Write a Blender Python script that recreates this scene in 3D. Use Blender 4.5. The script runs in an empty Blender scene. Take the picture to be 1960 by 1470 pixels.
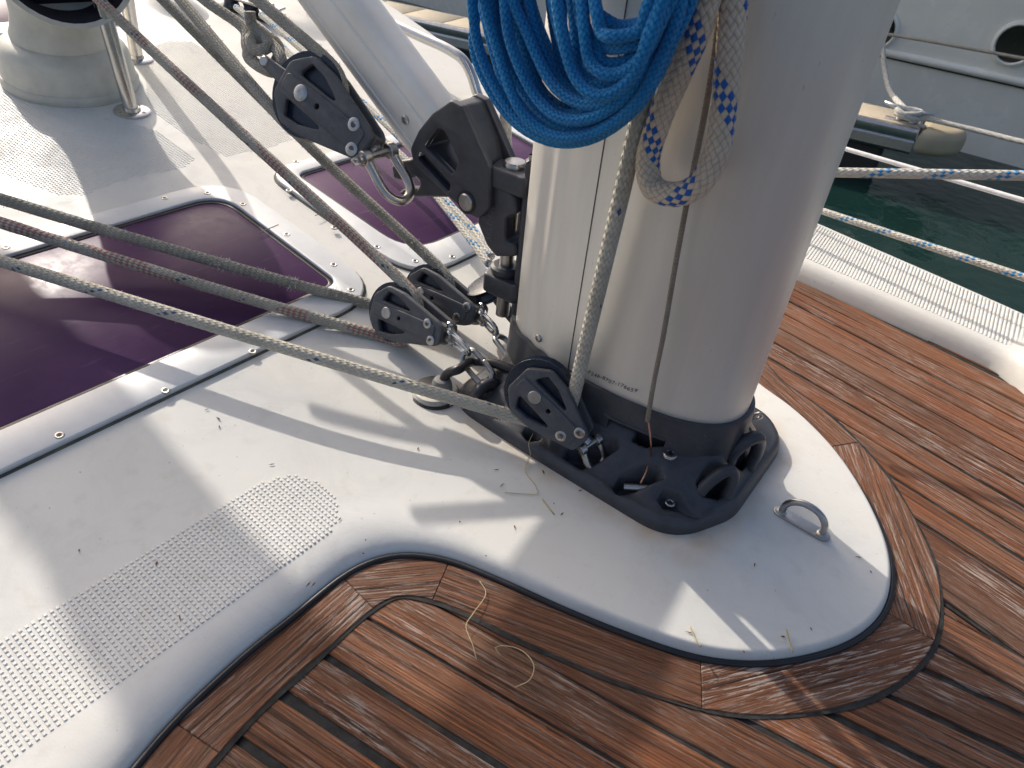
import bpy, bmesh, math, random
import numpy as np
from mathutils import Vector, Matrix, Quaternion
rnd = random.Random(7)
rng = np.random.default_rng(11)
scn = bpy.context.scene
col = scn.collection
V3 = lambda *a: np.array(a, float)

# ------------------------------------------------------------------ camera
# world axes: x towards the bow, y to port, z up; origin on the mast axis, z = 0 at the moulding round the mast
FOC = 1359.0                                   # focal length in photo pixels (1960 wide)
def _axes(vp, c0, slope):
    d = V3(vp[0]-980, vp[1]-735, FOC); d /= np.linalg.norm(d)
    A = d[0]+d[1]*slope; B = -980*d[0]+d[1]*(c0[1]-slope*c0[0]-735)+d[2]*FOC
    x = -B/A; y = c0[1]+slope*(x-c0[0])
    a = V3(x-980, y-735, FOC); a /= np.linalg.norm(a)
    f = -a; up = -d
    return f, np.cross(up, f), up
AX_F, AX_P, AX_U = _axes((803, 2478), (1180, 850), .57)
CAM = V3(.325, -.665, .60)
cam = bpy.data.cameras.new('camera'); camo = bpy.data.objects.new('camera', cam); col.objects.link(camo)
R3 = np.array([AX_F, AX_P, AX_U])              # rows: world axes in camera space (right, down, forward)
M = Matrix.Identity(4)
for i in range(3):
    M[i][0] = R3[i][0]; M[i][1] = -R3[i][1]; M[i][2] = -R3[i][2]; M[i][3] = CAM[i]
camo.matrix_world = M
cam.sensor_width = 36; cam.lens = 36*FOC/1960; cam.clip_start = .02; cam.clip_end = 3000
cam.dof.use_dof = True; cam.dof.focus_distance = .92; cam.dof.aperture_fstop = 14.0
scn.camera = camo
scn.render.resolution_x = 1024; scn.render.resolution_y = 768

# ------------------------------------------------------------------ light
SUN_EL = math.radians(32.3); SUN_AZ = math.atan2(.26, -.965)      # the sun stands aft and a little to port
sdir = V3(math.cos(SUN_EL)*math.cos(SUN_AZ), math.cos(SUN_EL)*math.sin(SUN_AZ), math.sin(SUN_EL))
w = bpy.data.worlds.new('World'); scn.world = w; w.use_nodes = True
nt = w.node_tree; nt.nodes.clear()
sk = nt.nodes.new('ShaderNodeTexSky'); sk.sky_type = 'NISHITA'; sk.sun_disc = False
sk.sun_elevation = SUN_EL; sk.sun_rotation = math.pi/2-SUN_AZ
sk.air_density = .8; sk.dust_density = 5.0; sk.ozone_density = .4
bg = nt.nodes.new('ShaderNodeBackground'); bg.inputs[1].default_value = .138
wo = nt.nodes.new('ShaderNodeOutputWorld')
nt.links.new(sk.outputs[0], bg.inputs[0]); nt.links.new(bg.outputs[0], wo.inputs[0])
sl = bpy.data.lights.new('sun', 'SUN'); sl.energy = 2.75; sl.angle = math.radians(.55); sl.color = (1, .93, .84)
so = bpy.data.objects.new('sun', sl); col.objects.link(so)
so.rotation_euler = Vector(sdir).to_track_quat('Z', 'Y').to_euler(); so.location = (-3, 1.5, 5)
vs = scn.view_settings; vs.view_transform = 'Standard'; vs.look = 'None'; vs.gamma = 1; vs.use_curve_mapping = False
vs.exposure = .36

# ------------------------------------------------------------------ positions back-projected from the image: photo pixel -> point on a plane or surface of the boat
def ray(px, py):
    r = V3((px-980)/FOC, (py-735)/FOC, 1.)
    return V3(r@AX_F, r@AX_P, r@AX_U)
def at_z(px, py, z=0.): r = ray(px, py); return CAM+(z-CAM[2])/r[2]*r
def at_y(px, py, y): r = ray(px, py); return CAM+(y-CAM[1])/r[1]*r
def at_x(px, py, x): r = ray(px, py); return CAM+(x-CAM[0])/r[0]*r
def at_d(px, py, d): return CAM+d*ray(px, py)
TEAK = -.017
def roof_z(x, y=0):
    k = .06
    u = -np.asarray(x, float)-.15
    return .15*k*np.log1p(np.exp(np.clip(u/k, -50, 50)))
def on_roof(px, py, h=0.):
    r = ray(px, py); lo, hi = .15, .15
    while True:
        p = CAM+hi*r
        if p[2] < roof_z(p[0], p[1])+h or hi > 9: break
        lo = hi; hi += .02
    for _ in range(22):
        m = .5*(lo+hi); p = CAM+m*r
        if p[2] < roof_z(p[0], p[1])+h: hi = m
        else: lo = m
    return CAM+hi*r

# ------------------------------------------------------------------ object helpers
def tag(o, label=None, cat=None, group=None, kind=None):
    if label: o['label'] = label
    if cat: o['category'] = cat
    if group: o['group'] = group
    if kind: o['kind'] = kind
    return o
def empty(name, loc, label=None, cat=None, group=None, kind=None):
    o = bpy.data.objects.new(name, None); col.objects.link(o); o.location = Vector(loc); o.empty_display_size = .02
    return tag(o, label, cat, group, kind)
def wloc(o):
    v = Vector((0, 0, 0))
    while o: v = v+o.location; o = o.parent
    return v
def mesh_data(name, V, F, mat, smooth=True, uv=None, angle=None):
    me = bpy.data.meshes.new(name)
    me.from_pydata([tuple(map(float, v)) for v in V], [], [tuple(int(i) for i in f) for f in F])
    if mat: me.materials.append(mat)
    if uv is not None:
        l = me.uv_layers.new(name='UVMap')
        idx = np.empty(len(me.loops), int); me.loops.foreach_get('vertex_index', idx)
        l.data.foreach_set('uv', np.asarray(uv, np.float32)[idx].ravel())
    if smooth:
        me.polygons.foreach_set('use_smooth', [True]*len(me.polygons))
        if angle is not None: me.set_sharp_from_angle(angle=math.radians(angle))
    me.update()
    return me
def add(name, me, parent=None, loc=None):
    """link a mesh given in world coordinates; its origin goes to loc (or the parent's base)"""
    o = bpy.data.objects.new(name, me); col.objects.link(o)
    if parent is not None:
        o.parent = parent; o.matrix_parent_inverse = Matrix.Translation(-wloc0(parent))
    return o
def wloc0(p):
    # world offset of a parent whose own mesh is in world coordinates (empties carry the only offsets)
    v = Vector((0, 0, 0))
    if p.type == 'EMPTY': v = Vector(p.location)
    return v
def mk(name, V, F, mat, parent=None, smooth=True, uv=None, angle=35):
    return add(name, mesh_data(name, V, F, mat, smooth, uv, angle), parent)
def merge(parts):
    V = []; F = []; n = 0
    for v, f in parts:
        V.extend(np.asarray(v).tolist()); F.extend([[i+n for i in q] for q in f]); n += len(v)
    return V, F
def frame(ez, hint=(0, 0, 1)):
    ez = np.asarray(ez, float); ez = ez/np.linalg.norm(ez)
    h = np.asarray(hint, float)
    ex = h-ez*(h@ez)
    if np.linalg.norm(ex) < 1e-6: h = V3(1, 0, 0); ex = h-ez*(h@ez)
    ex /= np.linalg.norm(ex)
    return ex, np.cross(ez, ex), ez
def lathe(prof, o, axis, n=24, hint=(0, 0, 1), cap=True):
    """prof: list of (r, h) along axis"""
    ex, ey, ez = frame(axis, hint); o = np.asarray(o, float)
    V = []; F = []
    for r, h in prof:
        for k in range(n):
            a = 2*math.pi*k/n
            V.append(o+ex*r*math.cos(a)+ey*r*math.sin(a)+ez*h)
    m = len(prof)
    for i in range(m-1):
        for k in range(n):
            k2 = (k+1) % n
            F.append([i*n+k, i*n+k2, (i+1)*n+k2, (i+1)*n+k])
    if cap:
        F.append(list(range(n))[::-1]); F.append([(m-1)*n+k for k in range(n)])
    return V, F
def resample(P, step):
    P = np.asarray(P, float); n = len(P)
    if n == 2:
        pts = P
    else:
        Q = np.vstack([2*P[0]-P[1], P, 2*P[-1]-P[-2]])
        out = []
        for i in range(1, n):
            p0, p1, p2, p3 = Q[i-1], Q[i], Q[i+1], Q[i+2]
            k = 16
            a = .5
            t0 = 0; t1 = t0+max(np.linalg.norm(p1-p0), 1e-6)**a; t2 = t1+max(np.linalg.norm(p2-p1), 1e-6)**a; t3 = t2+max(np.linalg.norm(p3-p2), 1e-6)**a
            t = np.linspace(t1, t2, k, endpoint=False)[:, None]
            A1 = (t1-t)/(t1-t0)*p0+(t-t0)/(t1-t0)*p1
            A2 = (t2-t)/(t2-t1)*p1+(t-t1)/(t2-t1)*p2
            A3 = (t3-t)/(t3-t2)*p2+(t-t2)/(t3-t2)*p3
            B1 = (t2-t)/(t2-t0)*A1+(t-t0)/(t2-t0)*A2
            B2 = (t3-t)/(t3-t1)*A2+(t-t1)/(t3-t1)*A3
            out.append((t2-t)/(t2-t1)*B1+(t-t1)/(t2-t1)*B2)
        pts = np.vstack(out+[P[-1:]])
    L = np.concatenate([[0], np.cumsum(np.linalg.norm(np.diff(pts, axis=0), axis=1))])
    m = max(2, int(round(L[-1]/step))+1)
    s = np.linspace(0, L[-1], m)
    return np.stack([np.interp(s, L, pts[:, k]) for k in range(3)], 1), s
def frames_along(P):
    T = np.gradient(P, axis=0); T /= np.linalg.norm(T, axis=1)[:, None]
    N = np.zeros_like(T)
    h = V3(0, 0, 1) if abs(T[0][2]) < .9 else V3(1, 0, 0)
    n0 = h-T[0]*(h@T[0]); N[0] = n0/np.linalg.norm(n0)
    for i in range(1, len(P)):
        n = N[i-1]-T[i]*(N[i-1]@T[i]); N[i] = n/np.linalg.norm(n)
    return T, N, np.cross(T, N)
def tube(P, r, n=12, step=None, cap=True, closed=False):
    P = np.asarray(P, float)
    if step: P, s = resample(P, step)
    T, N, B = frames_along(P)
    rr = np.broadcast_to(np.asarray(r, float), (len(P),))
    a = np.linspace(0, 2*np.pi, n, endpoint=False)
    V = (P[:, None]+rr[:, None, None]*(np.cos(a)[None, :, None]*N[:, None]+np.sin(a)[None, :, None]*B[:, None])).reshape(-1, 3)
    F = []
    m = len(P)
    for i in range(m-1):
        for k in range(n):
            k2 = (k+1) % n
            F.append([i*n+k, i*n+k2, (i+1)*n+k2, (i+1)*n+k])
    if cap: F.append(list(range(n))[::-1]); F.append([(m-1)*n+k for k in range(n)])
    return V.tolist(), F
def rope_mesh(P, r, n=14, step=.004, braid=0., plaits=8, pitch=.55, seed=0):
    P, s = resample(P, step)
    T, N, B = frames_along(P)
    a = np.linspace(0, 2*np.pi, n+1)
    u = a/(2*np.pi); v = s/(2*np.pi*r)
    rr = np.full((len(P), n+1), r)
    if braid:
        A = plaits*(u[None]+pitch*v[:, None]); C2 = plaits*(u[None]-pitch*v[:, None])
        ch = (np.floor(A)+np.floor(C2)) % 2
        h = np.where(ch > .5, np.sin(np.pi*(A % 1)), np.sin(np.pi*(C2 % 1)))
        rr = rr+braid*(h-.6)
    V = (P[:, None]+rr[..., None]*(np.cos(a)[None, :, None]*N[:, None]+np.sin(a)[None, :, None]*B[:, None])).reshape(-1, 3)
    m = len(P); k = n+1
    i, j = np.meshgrid(np.arange(m-1), np.arange(n), indexing='ij')
    q = np.stack([i*k+j, i*k+j+1, (i+1)*k+j+1, (i+1)*k+j], -1).reshape(-1, 4)
    F = q.tolist()+[list(range(n))[::-1], [(m-1)*k+x for x in range(n)]]
    uv = np.stack([np.broadcast_to(u[None], (m, k)), np.broadcast_to(v[:, None], (m, k))], -1).reshape(-1, 2)
    return V, F, uv, (P, T, N, B)
def fuzz(PT, r, count, ln, seed, lo=0., hi=1., wid=.00035):
    """short broken fibres standing off a worn rope"""
    g = np.random.default_rng(seed); P, T, N, B = PT; V = []; F = []
    for c in range(count):
        i = int((lo+(hi-lo)*g.random())*(len(P)-1)); a = g.random()*6.283
        d = N[i]*math.cos(a)+B[i]*math.sin(a)
        L = ln*(.3+g.random()); side = np.cross(d, T[i]); dirv = d+T[i]*g.normal(0, .9)+side*g.normal(0, .7); dirv /= np.linalg.norm(dirv)
        p = P[i]+d*r*.93; s2 = np.cross(dirv, d); nn = np.linalg.norm(s2); s2 = (s2/nn if nn > 1e-5 else side)*wid
        k = len(V); bend = T[i]*L*g.normal(0, .35)
        V += [p-s2, p+s2, p+dirv*L*.6+s2*.7, p+dirv*L*.6-s2*.7, p+dirv*L+bend]
        F += [[k, k+1, k+2, k+3], [k+3, k+2, k+4]]
    return V, F
def plate2d(outline, holes=(), half=.005, bevel=.001, res=1):
    """bevelled flat plate with holes; outline in local x/y, thickness along local z"""
    cu = bpy.data.curves.new('plate', 'CURVE'); cu.dimensions = '2D'; cu.fill_mode = 'BOTH'
    for loop in [outline]+list(holes):
        sp = cu.splines.new('POLY'); sp.points.add(len(loop)-1)
        for p, q in zip(sp.points, loop): p.co = (q[0], q[1], 0, 1)
        sp.use_cyclic_u = True
    cu.extrude = max(half-bevel, 0); cu.bevel_depth = bevel; cu.bevel_resolution = res; cu.offset = -bevel
    o = bpy.data.objects.new('plate', cu); col.objects.link(o)
    dg = bpy.context.evaluated_depsgraph_get(); dg.update()
    me = o.evaluated_get(dg).to_mesh()
    V = [tuple(v.co) for v in me.vertices]; F = [tuple(p.vertices) for p in me.polygons]
    o.evaluated_get(dg).to_mesh_clear()
    bpy.data.objects.remove(o); bpy.data.curves.remove(cu)
    # weld
    bm = bmesh.new(); bv = [bm.verts.new(v) for v in V]
    for f in F:
        try: bm.faces.new([bv[i] for i in f])
        except ValueError: pass
    bmesh.ops.remove_doubles(bm, verts=bm.verts, dist=1e-5)
    bmesh.ops.recalc_face_normals(bm, faces=bm.faces)
    bm.verts.index_update()
    V = np.array([v.co[:] for v in bm.verts]); F = [[v.index for v in f.verts] for f in bm.faces]
    bm.free()
    return V, F
def place(VF, o, ex, ey, ez):
    V, F = VF
    V = np.asarray(V, float)
    return np.asarray(o)+V[:, :1]*ex+V[:, 1:2]*ey+V[:, 2:3]*ez, F
def rounded(poly, r, n=5):
    """round the corners of a 2D polygon; r a number or one per corner"""
    P = [np.array(p, float) for p in poly]; out = []; m = len(P)
    for i in range(m):
        ri = r[i] if hasattr(r, '__len__') else r
        a, b, c = P[i-1], P[i], P[(i+1) % m]
        d1 = a-b; d2 = c-b; l1 = np.linalg.norm(d1); l2 = np.linalg.norm(d2); d1 = d1/l1; d2 = d2/l2
        ang = math.acos(max(-1, min(1, d1@d2)))
        t = min(ri/max(math.tan(ang/2), 1e-3), l1*.48, l2*.48)
        s = b+d1*t; e = b+d2*t
        for k in range(n+1):
            q = k/n
            out.append(((1-q)**2)*s+2*q*(1-q)*b+q*q*e)
    return out
def circle(c, r, n=20): return [(c[0]+r*math.cos(2*math.pi*k/n), c[1]+r*math.sin(2*math.pi*k/n)) for k in range(n)]
def box(c, h, ex=(1, 0, 0), ey=(0, 1, 0), ez=(0, 0, 1), bev=.001):
    """bevelled box: centre, half sizes"""
    out = []
    hx, hy, hz = h; b = min(bev, hx*.9, hy*.9, hz*.9)
    rings = [(-hz, b), (-hz+b, 0), (hz-b, 0), (hz, b)]
    V = []; F = []
    for z, i in rings:
        x, y = hx-i, hy-i
        V += [(-x+b, -y, z), (x-b, -y, z), (x, -y+b, z), (x, y-b, z), (x-b, y, z), (-x+b, y, z), (-x, y-b, z), (-x, -y+b, z)]
    for i in range(3):
        for k in range(8):
            k2 = (k+1) % 8
            F.append([i*8+k, i*8+k2, (i+1)*8+k2, (i+1)*8+k])
    F.append([7, 6, 5, 4, 3, 2, 1, 0]); F.append([24+k for k in range(8)])
    return place((V, F), c, np.array(ex, float), np.array(ey, float), np.array(ez, float))

# ------------------------------------------------------------------ materials
class NT:
    def __init__(s, name):
        s.m = bpy.data.materials.new(name); s.m.use_nodes = True; s.t = s.m.node_tree
        s.b = s.t.nodes['Principled BSDF']; s.out = s.t.nodes['Material Output']
    def n(s, typ, **kw):
        x = s.t.nodes.new('ShaderNode'+typ)
        for k, v in kw.items(): setattr(x, k, v)
        return x
    def l(s, a, b): s.t.links.new(a, b)
    def inp(s, sock, v):
        if hasattr(v, 'is_output') or isinstance(v, bpy.types.NodeSocket): s.l(v, sock)
        else: sock.default_value = v
    def math(s, op, a, b=None, c=None, clamp=False):
        x = s.n('Math', operation=op, use_clamp=clamp); s.inp(x.inputs[0], a)
        if b is not None: s.inp(x.inputs[1], b)
        if c is not None: s.inp(x.inputs[2], c)
        return x.outputs[0]
    def mix(s, f, a, b, mode='MIX'):
        x = s.n('Mix', data_type='RGBA', blend_type=mode); s.inp(x.inputs[0], f)
        s.inp(x.inputs[6], a if hasattr(a, 'links') else (*a, 1) if len(a) == 3 else a)
        s.inp(x.inputs[7], b if hasattr(b, 'links') else (*b, 1) if len(b) == 3 else b)
        return x.outputs[2]
    def ramp(s, v, *stops):
        x = s.n('ValToRGB'); e = x.color_ramp.elements
        while len(e) < len(stops): e.new(.5)
        for q, (p, c) in zip(e, stops):
            q.position = p; q.color = (c, c, c, 1) if not hasattr(c, '__len__') else (*c, 1)
        s.inp(x.inputs[0], v); return x.outputs[0]
    def noise(s, scale, detail=3, rough=.55, vec=None, dist=0):
        x = s.n('TexNoise'); x.inputs['Scale'].default_value = scale; x.inputs['Detail'].default_value = detail
        x.inputs['Roughness'].default_value = rough; x.inputs['Distortion'].default_value = dist
        if vec is not None: s.l(vec, x.inputs['Vector'])
        return x.outputs[0]
    def co(s, which='Object'): return s.n('TexCoord').outputs[which]
    def geo(s): return s.n('NewGeometry').outputs['Position']
    def mapping(s, vec, scale=(1, 1, 1), rot=(0, 0, 0), loc=(0, 0, 0)):
        x = s.n('Mapping'); x.inputs['Scale'].default_value = scale; x.inputs['Rotation'].default_value = rot; x.inputs['Location'].default_value = loc
        s.l(vec, x.inputs[0]); return x.outputs[0]
    def bump(s, h, dist=.001, strength=1., prev=None):
        x = s.n('Bump'); x.inputs['Distance'].default_value = dist; x.inputs['Strength'].default_value = strength
        s.l(h, x.inputs['Height'])
        if prev is not None: s.l(prev, x.inputs['Normal'])
        s.l(x.outputs[0], s.b.inputs['Normal']); return x.outputs[0]
    def set(s, color=None, rough=None, metal=None, **kw):
        if color is not None: s.inp(s.b.inputs['Base Color'], color if hasattr(color, 'links') else (*color, 1))
        if rough is not None: s.inp(s.b.inputs['Roughness'], rough)
        if metal is not None: s.inp(s.b.inputs['Metallic'], metal)
        for k, v in kw.items(): s.inp(s.b.inputs[k.replace('_', ' ')], v)
        return s.m

def m_gelcoat(name='white gelcoat', base=(.72, .712, .672)):
    t = NT(name); p = t.geo()
    big = t.noise(3.2, 5, .6, p); c = t.mix(t.ramp(big, (.35, 0.), (.75, 1.)), base, (base[0]*.93, base[1]*.915, base[2]*.875))
    st = t.noise(38, 4, .6, p); c = t.mix(t.ramp(st, (.58, 0.), (.78, .45)), c, (.55, .52, .45))
    sx = t.n('SeparateXYZ'); t.l(p, sx.inputs[0])
    qx = t.math('MAXIMUM', t.math('SUBTRACT', t.math('ABSOLUTE', t.math('SUBTRACT', sx.outputs[0], .020)), .150), 0.)
    qy = t.math('MAXIMUM', t.math('SUBTRACT', t.math('ABSOLUTE', sx.outputs[1]), .098), 0.)
    dd = t.math('SQRT', t.math('ADD', t.math('MULTIPLY', qx, qx), t.math('MULTIPLY', qy, qy)))
    rust = t.math('MULTIPLY', t.ramp(dd, (.030, 1.), (.068, 0.)), t.ramp(t.noise(26, 4, .6, p), (.35, .15), (.65, .8)))
    c = t.mix(rust, c, (.56, .40, .24))
    sp = t.noise(210, 2, .5, p); c = t.mix(t.ramp(sp, (.745, 0.), (.77, .6)), c, (.34, .26, .18))
    t.set(c, t.ramp(st, (.3, .30), (.8, .5)))
    scuff = t.noise(9, 6, .72, p, 1.2); c = t.mix(t.ramp(scuff, (.50, 0.), (.66, .35)), c, (.58, .57, .54))
    low = t.math('MULTIPLY', t.ramp(t.math('ADD', sx.outputs[2], .03), (.006, .7), (.016, 0.)), t.ramp(st, (.3, .2), (.6, 1.))); c = t.mix(low, c, (.47, .40, .29))
    t.set(c, t.ramp(scuff, (.3, .38), (.65, .62)), Specular_IOR_Level=.3)
    h = t.math('ADD', t.math('MULTIPLY', t.noise(55, 4, .6, p), .7), t.math('MULTIPLY', t.noise(420, 2, .5, p), .15))
    t.bump(h, .0012, .45)
    return t.m
def m_plain(name, c, rough=.5, metal=0., nscale=60, cvar=.15, bump=.0003, bscale=300, **kw):
    t = NT(name); p = t.geo()
    n = t.noise(nscale, 4, .6, p)
    t.set(t.mix(t.ramp(n, (.3, 0.), (.7, 1.)), [x*(1-cvar) for x in c], [min(1, x*(1+cvar)) for x in c]), t.ramp(n, (.3, max(.02, rough*.85)), (.7, min(1, rough*1.2))), metal, **kw)
    if bump: t.bump(t.noise(bscale, 3, .6, p), bump, .6)
    return t.m
def m_cast():
    """dark moulded composite, chalky where the sun and ropes have worn it"""
    t = NT('dark grey cast composite'); p = t.geo()
    n = t.noise(45, 5, .65, p); d = t.noise(420, 3, .6, p)
    c = t.mix(t.ramp(n, (.35, 0.), (.7, 1.)), (.036, .038, .046), (.062, .064, .074))
    c = t.mix(t.ramp(t.noise(130, 5, .7, p), (.60, 0.), (.78, .35)), c, (.16, .155, .15))
    t.set(c, t.ramp(n, (.3, .34), (.75, .55)))
    t.bump(t.math('ADD', t.math('MULTIPLY', d, .3), n), .0006, .5)
    return t.m
def m_cheek():
    t = NT('grey block plastic'); p = t.geo()
    n = t.noise(70, 5, .65, p)
    c = t.mix(t.ramp(n, (.35, 0.), (.7, 1.)), (.068, .070, .077), (.105, .107, .112))
    c = t.mix(t.ramp(t.noise(240, 4, .7, p), (.62, 0.), (.8, .5)), c, (.25, .24, .22))
    t.set(c, .52); t.bump(t.noise(700, 3, .6, p), .0003, .6)
    return t.m
def m_metal(name, c=(.62, .61, .59), rough=.2, streak=None, spots=.0):
    t = NT(name); p = t.geo()
    v = p if streak is None else t.mapping(p, streak)
    n = t.noise(40, 4, .6, v)
    cc = t.mix(t.ramp(n, (.3, 0.), (.7, 1.)), [x*.86 for x in c], c)
    if spots: cc = t.mix(t.ramp(t.noise(160, 4, .7, p), (.58, 0.), (.7, spots)), cc, (.23, .14, .08))
    t.set(cc, t.ramp(n, (.3, rough*.8), (.75, rough*1.4)), 1.0)
    t.bump(t.noise(260, 3, .6, v), .00012, .5)
    return t.m
def m_mast():
    t = NT('anodised mast aluminium'); p = t.geo()
    v = t.mapping(p, (1, 1, .06))
    n = t.noise(46, 5, .6, v); g = t.noise(7, 4, .55, t.mapping(p, (1, 1, .35)))
    c = t.mix(t.ramp(n, (.3, 0.), (.72, 1.)), (.78, .74, .66), (.86, .82, .735))
    c = t.mix(t.ramp(g, (.42, 0.), (.72, .55)), c, (.70, .65, .565))
    sc = t.noise(300, 3, .7, t.mapping(p, (1, 1, .12))); c = t.mix(t.ramp(sc, (.70, 0.), (.74, .5)), c, (.30, .29, .28))
    t.set(c, t.ramp(g, (.3, .42), (.7, .55)), .48)
    t.bump(n, .0002, .35)
    return t.m
def m_kicker():
    t = NT('silver anodised vang tube'); p = t.geo()
    g = t.noise(14, 5, .6, p)
    c = t.mix(t.ramp(g, (.35, 0.), (.75, 1.)), (.84, .825, .785), (.72, .69, .63))
    t.set(c, .42, .25); t.bump(t.noise(500, 2, .5, p), .00008, .4)
    return t.m
def m_glass():
    t = NT('purple tinted acrylic'); p = t.geo()
    n = t.noise(6, 4, .6, p)
    c = t.mix(t.ramp(n, (.3, 0.), (.75, 1.)), (.066, .030, .078), (.115, .056, .125))
    scr = t.noise(120, 5, .75, t.mapping(p, (1, .12, 1), (0, 0, .5))); c = t.mix(t.ramp(scr, (.60, 0.), (.82, .35)), c, (.30, .22, .30))
    t.set(c, t.ramp(t.noise(60, 5, .7, p), (.3, .26), (.75, .42)), 0, Specular_IOR_Level=.06)
    t.bump(t.noise(700, 3, .7, p), .00006, .5)
    return t.m
def m_teak():
    t = NT('weathered teak'); o = t.co('Object'); inf = t.n('ObjectInfo').outputs['Random']
    off = t.n('CombineXYZ'); t.l(t.math('MULTIPLY', inf, 37.), off.inputs[0]); t.l(t.math('MULTIPLY', inf, 91.), off.inputs[1])
    va = t.n('VectorMath', operation='ADD'); t.l(o, va.inputs[0]); t.l(off.outputs[0], va.inputs[1]); v = va.outputs[0]
    g1 = t.noise(60, 6, .62, t.mapping(v, (.055, 3.2, 1)), .6)           # broad figure
    g2 = t.noise(140, 6, .7, t.mapping(v, (.05, 5.5, 1)))                # fine grain
    g3 = t.noise(120, 5, .7, t.mapping(v, (.17, 3.1, 1), loc=(3, 1, 0))) # bleached raised fibres
    pat = t.noise(6, 4, .6, t.mapping(v, (.6, 2.2, 1)))
    c = t.mix(t.ramp(g1, (.30, 0.), (.70, 1.)), (.092, .028, .011), (.44, .150, .050))
    c = t.mix(t.ramp(pat, (.38, 0.), (.68, .75)), c, (.215, .118, .070))
    c = t.mix(t.math('MULTIPLY', inf, .65), c, (.095, .044, .025))
    g4 = t.noise(75, 5, .65, t.mapping(v, (.035, 3.6, 1), loc=(11, 5, 0)))
    c = t.mix(t.ramp(g2, (.36, .7), (.49, 0.)), c, (.040, .018, .010))
    c = t.mix(t.ramp(g4, (.36, .95), (.445, 0.)), c, (.024, .011, .007))
    wht = t.math('MULTIPLY', t.ramp(g3, (.525, 0.), (.56, 1.)), t.ramp(t.noise(9, 4, .6, t.mapping(v, (.8, 2, 1), loc=(7, 0, 0))), (.38, 0.), (.58, 1.)))
    c = t.mix(t.math('MULTIPLY', wht, t.ramp(t.math('FRACT', t.math('MULTIPLY', inf, 7.3)), (.0, .25), (1., .9))), c, (.52, .44, .38))
    t.set(c, t.ramp(g2, (.3, .72), (.7, .52)), 0, Specular_IOR_Level=.35)
    h = t.math('ADD', t.math('MULTIPLY', t.math('ADD', t.ramp(g2, (.33, 0.), (.50, 1.)), t.ramp(g4, (.34, 0.), (.46, 1.5))), .6), t.math('ADD', t.math('MULTIPLY', g1, .6), t.math('MULTIPLY', wht, .3)))
    t.bump(h, .0014, .9)
    return t.m
def m_rope(name, c1, c2, fleck=None, fleck2=None, plaits=8, pitch=.55, dirt=.5, strands=(0, 1), mode='spiral', bump=.0012, gap=.35):
    """braided cover; coloured tracer strands follow the braid cells"""
    t = NT(name); uv = t.n('UVMap').outputs[0]; s = t.n('SeparateXYZ'); t.l(uv, s.inputs[0])
    u, v = s.outputs[0], s.outputs[1]
    pv = t.math('MULTIPLY', v, pitch)
    a = t.math('MULTIPLY', t.math('ADD', u, pv), float(plaits)); b = t.math('MULTIPLY', t.math('SUBTRACT', u, pv), float(plaits))
    fa = t.math('FLOOR', a); fb = t.math('FLOOR', b)
    ch = t.math('FLOORED_MODULO', t.math('ADD', fa, fb), 2.)
    ha = t.math('SINE', t.math('MULTIPLY', t.math('FRACT', a), math.pi)); hb = t.math('SINE', t.math('MULTIPLY', t.math('FRACT', b), math.pi))
    h = t.math('ADD', t.math('MULTIPLY', ch, ha), t.math('MULTIPLY', t.math('SUBTRACT', 1., ch), hb))
    yarn = t.noise(1, 3, .6, t.mapping(uv, (90, 90, 1)))
    p = t.geo()
    dn = t.noise(22, 5, .65, p)
    base = t.mix(t.ramp(dn, (.3, 0.), (.72, 1.)), c1, c2)
    if fleck is not None:
        ma = t.math('FLOORED_MODULO', fa, float(plaits))
        if mode == 'spiral':
            k = t.math('MULTIPLY', t.math('LESS_THAN', ma, strands[1]+.5), t.math('GREATER_THAN', ma, strands[0]-.5))
            k = t.math('MULTIPLY', k, ch)
        else:
            k = t.math('MULTIPLY', t.ramp(t.noise(1, 2, .5, t.mapping(uv, (1.2, .42, 1))), (.50, 0.), (.54, .8)) if mode == 'patch' else t.math('MULTIPLY', t.math('GREATER_THAN', t.noise(1, 0, .5, t.mapping(uv, (2.0, 1.1, 1))), .60), t.math('LESS_THAN', ma, .5)), ch)
        base = t.mix(k, base, fleck)
        if fleck2 is not None:
            k2 = t.math('MULTIPLY', t.math('MULTIPLY', t.math('GREATER_THAN', t.noise(1, 0, .5, t.mapping(uv, (3.1, 1.3, 1), loc=(5, 3, 0))), .58), t.math('LESS_THAN', ma, .5)), ch)
            base = t.mix(k2, base, fleck2)
    base = t.mix(t.ramp(h, (.0, gap*1.6), (.55, 0.)), base, [x*.22 for x in c1])
    base = t.mix(t.math('MULTIPLY', t.ramp(yarn, (.45, 0.), (.8, 1.)), .35*dirt), base, [x*.35 for x in c1])
    t.set(base, .85, 0, Specular_IOR_Level=.2, Sheen_Weight=.15)
    t.bump(t.math('ADD', h, t.math('MULTIPLY', yarn, .35)), bump, .9)
    return t.m
def m_water():
    t = NT('green harbour water'); p = t.geo()
    n1 = t.noise(2.2, 3, .5, t.mapping(p, (1, .7, 1), (0, 0, .4))); n2 = t.noise(9, 3, .5, p)
    t.set(t.mix(n1, (.006, .022, .020), (.010, .034, .030)), .04, 0, IOR=1.33)
    t.bump(t.math('ADD', n1, t.math('MULTIPLY', n2, .18)), .05, .5)
    return t.m
GEL = m_gelcoat(); CAST = m_cast(); CHEEK = m_cheek(); TEAKM = m_teak(); MASTM = m_mast(); KICK = m_kicker(); PURPLE = m_glass()
STEEL = m_metal('polished stainless steel', (.66, .65, .63), .16)
STEELW = m_metal('weathered stainless steel', (.52, .50, .47), .3, None, .35)
RUSTY = m_metal('pitted galvanised steel', (.60, .58, .53), .42, None, .8)
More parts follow.
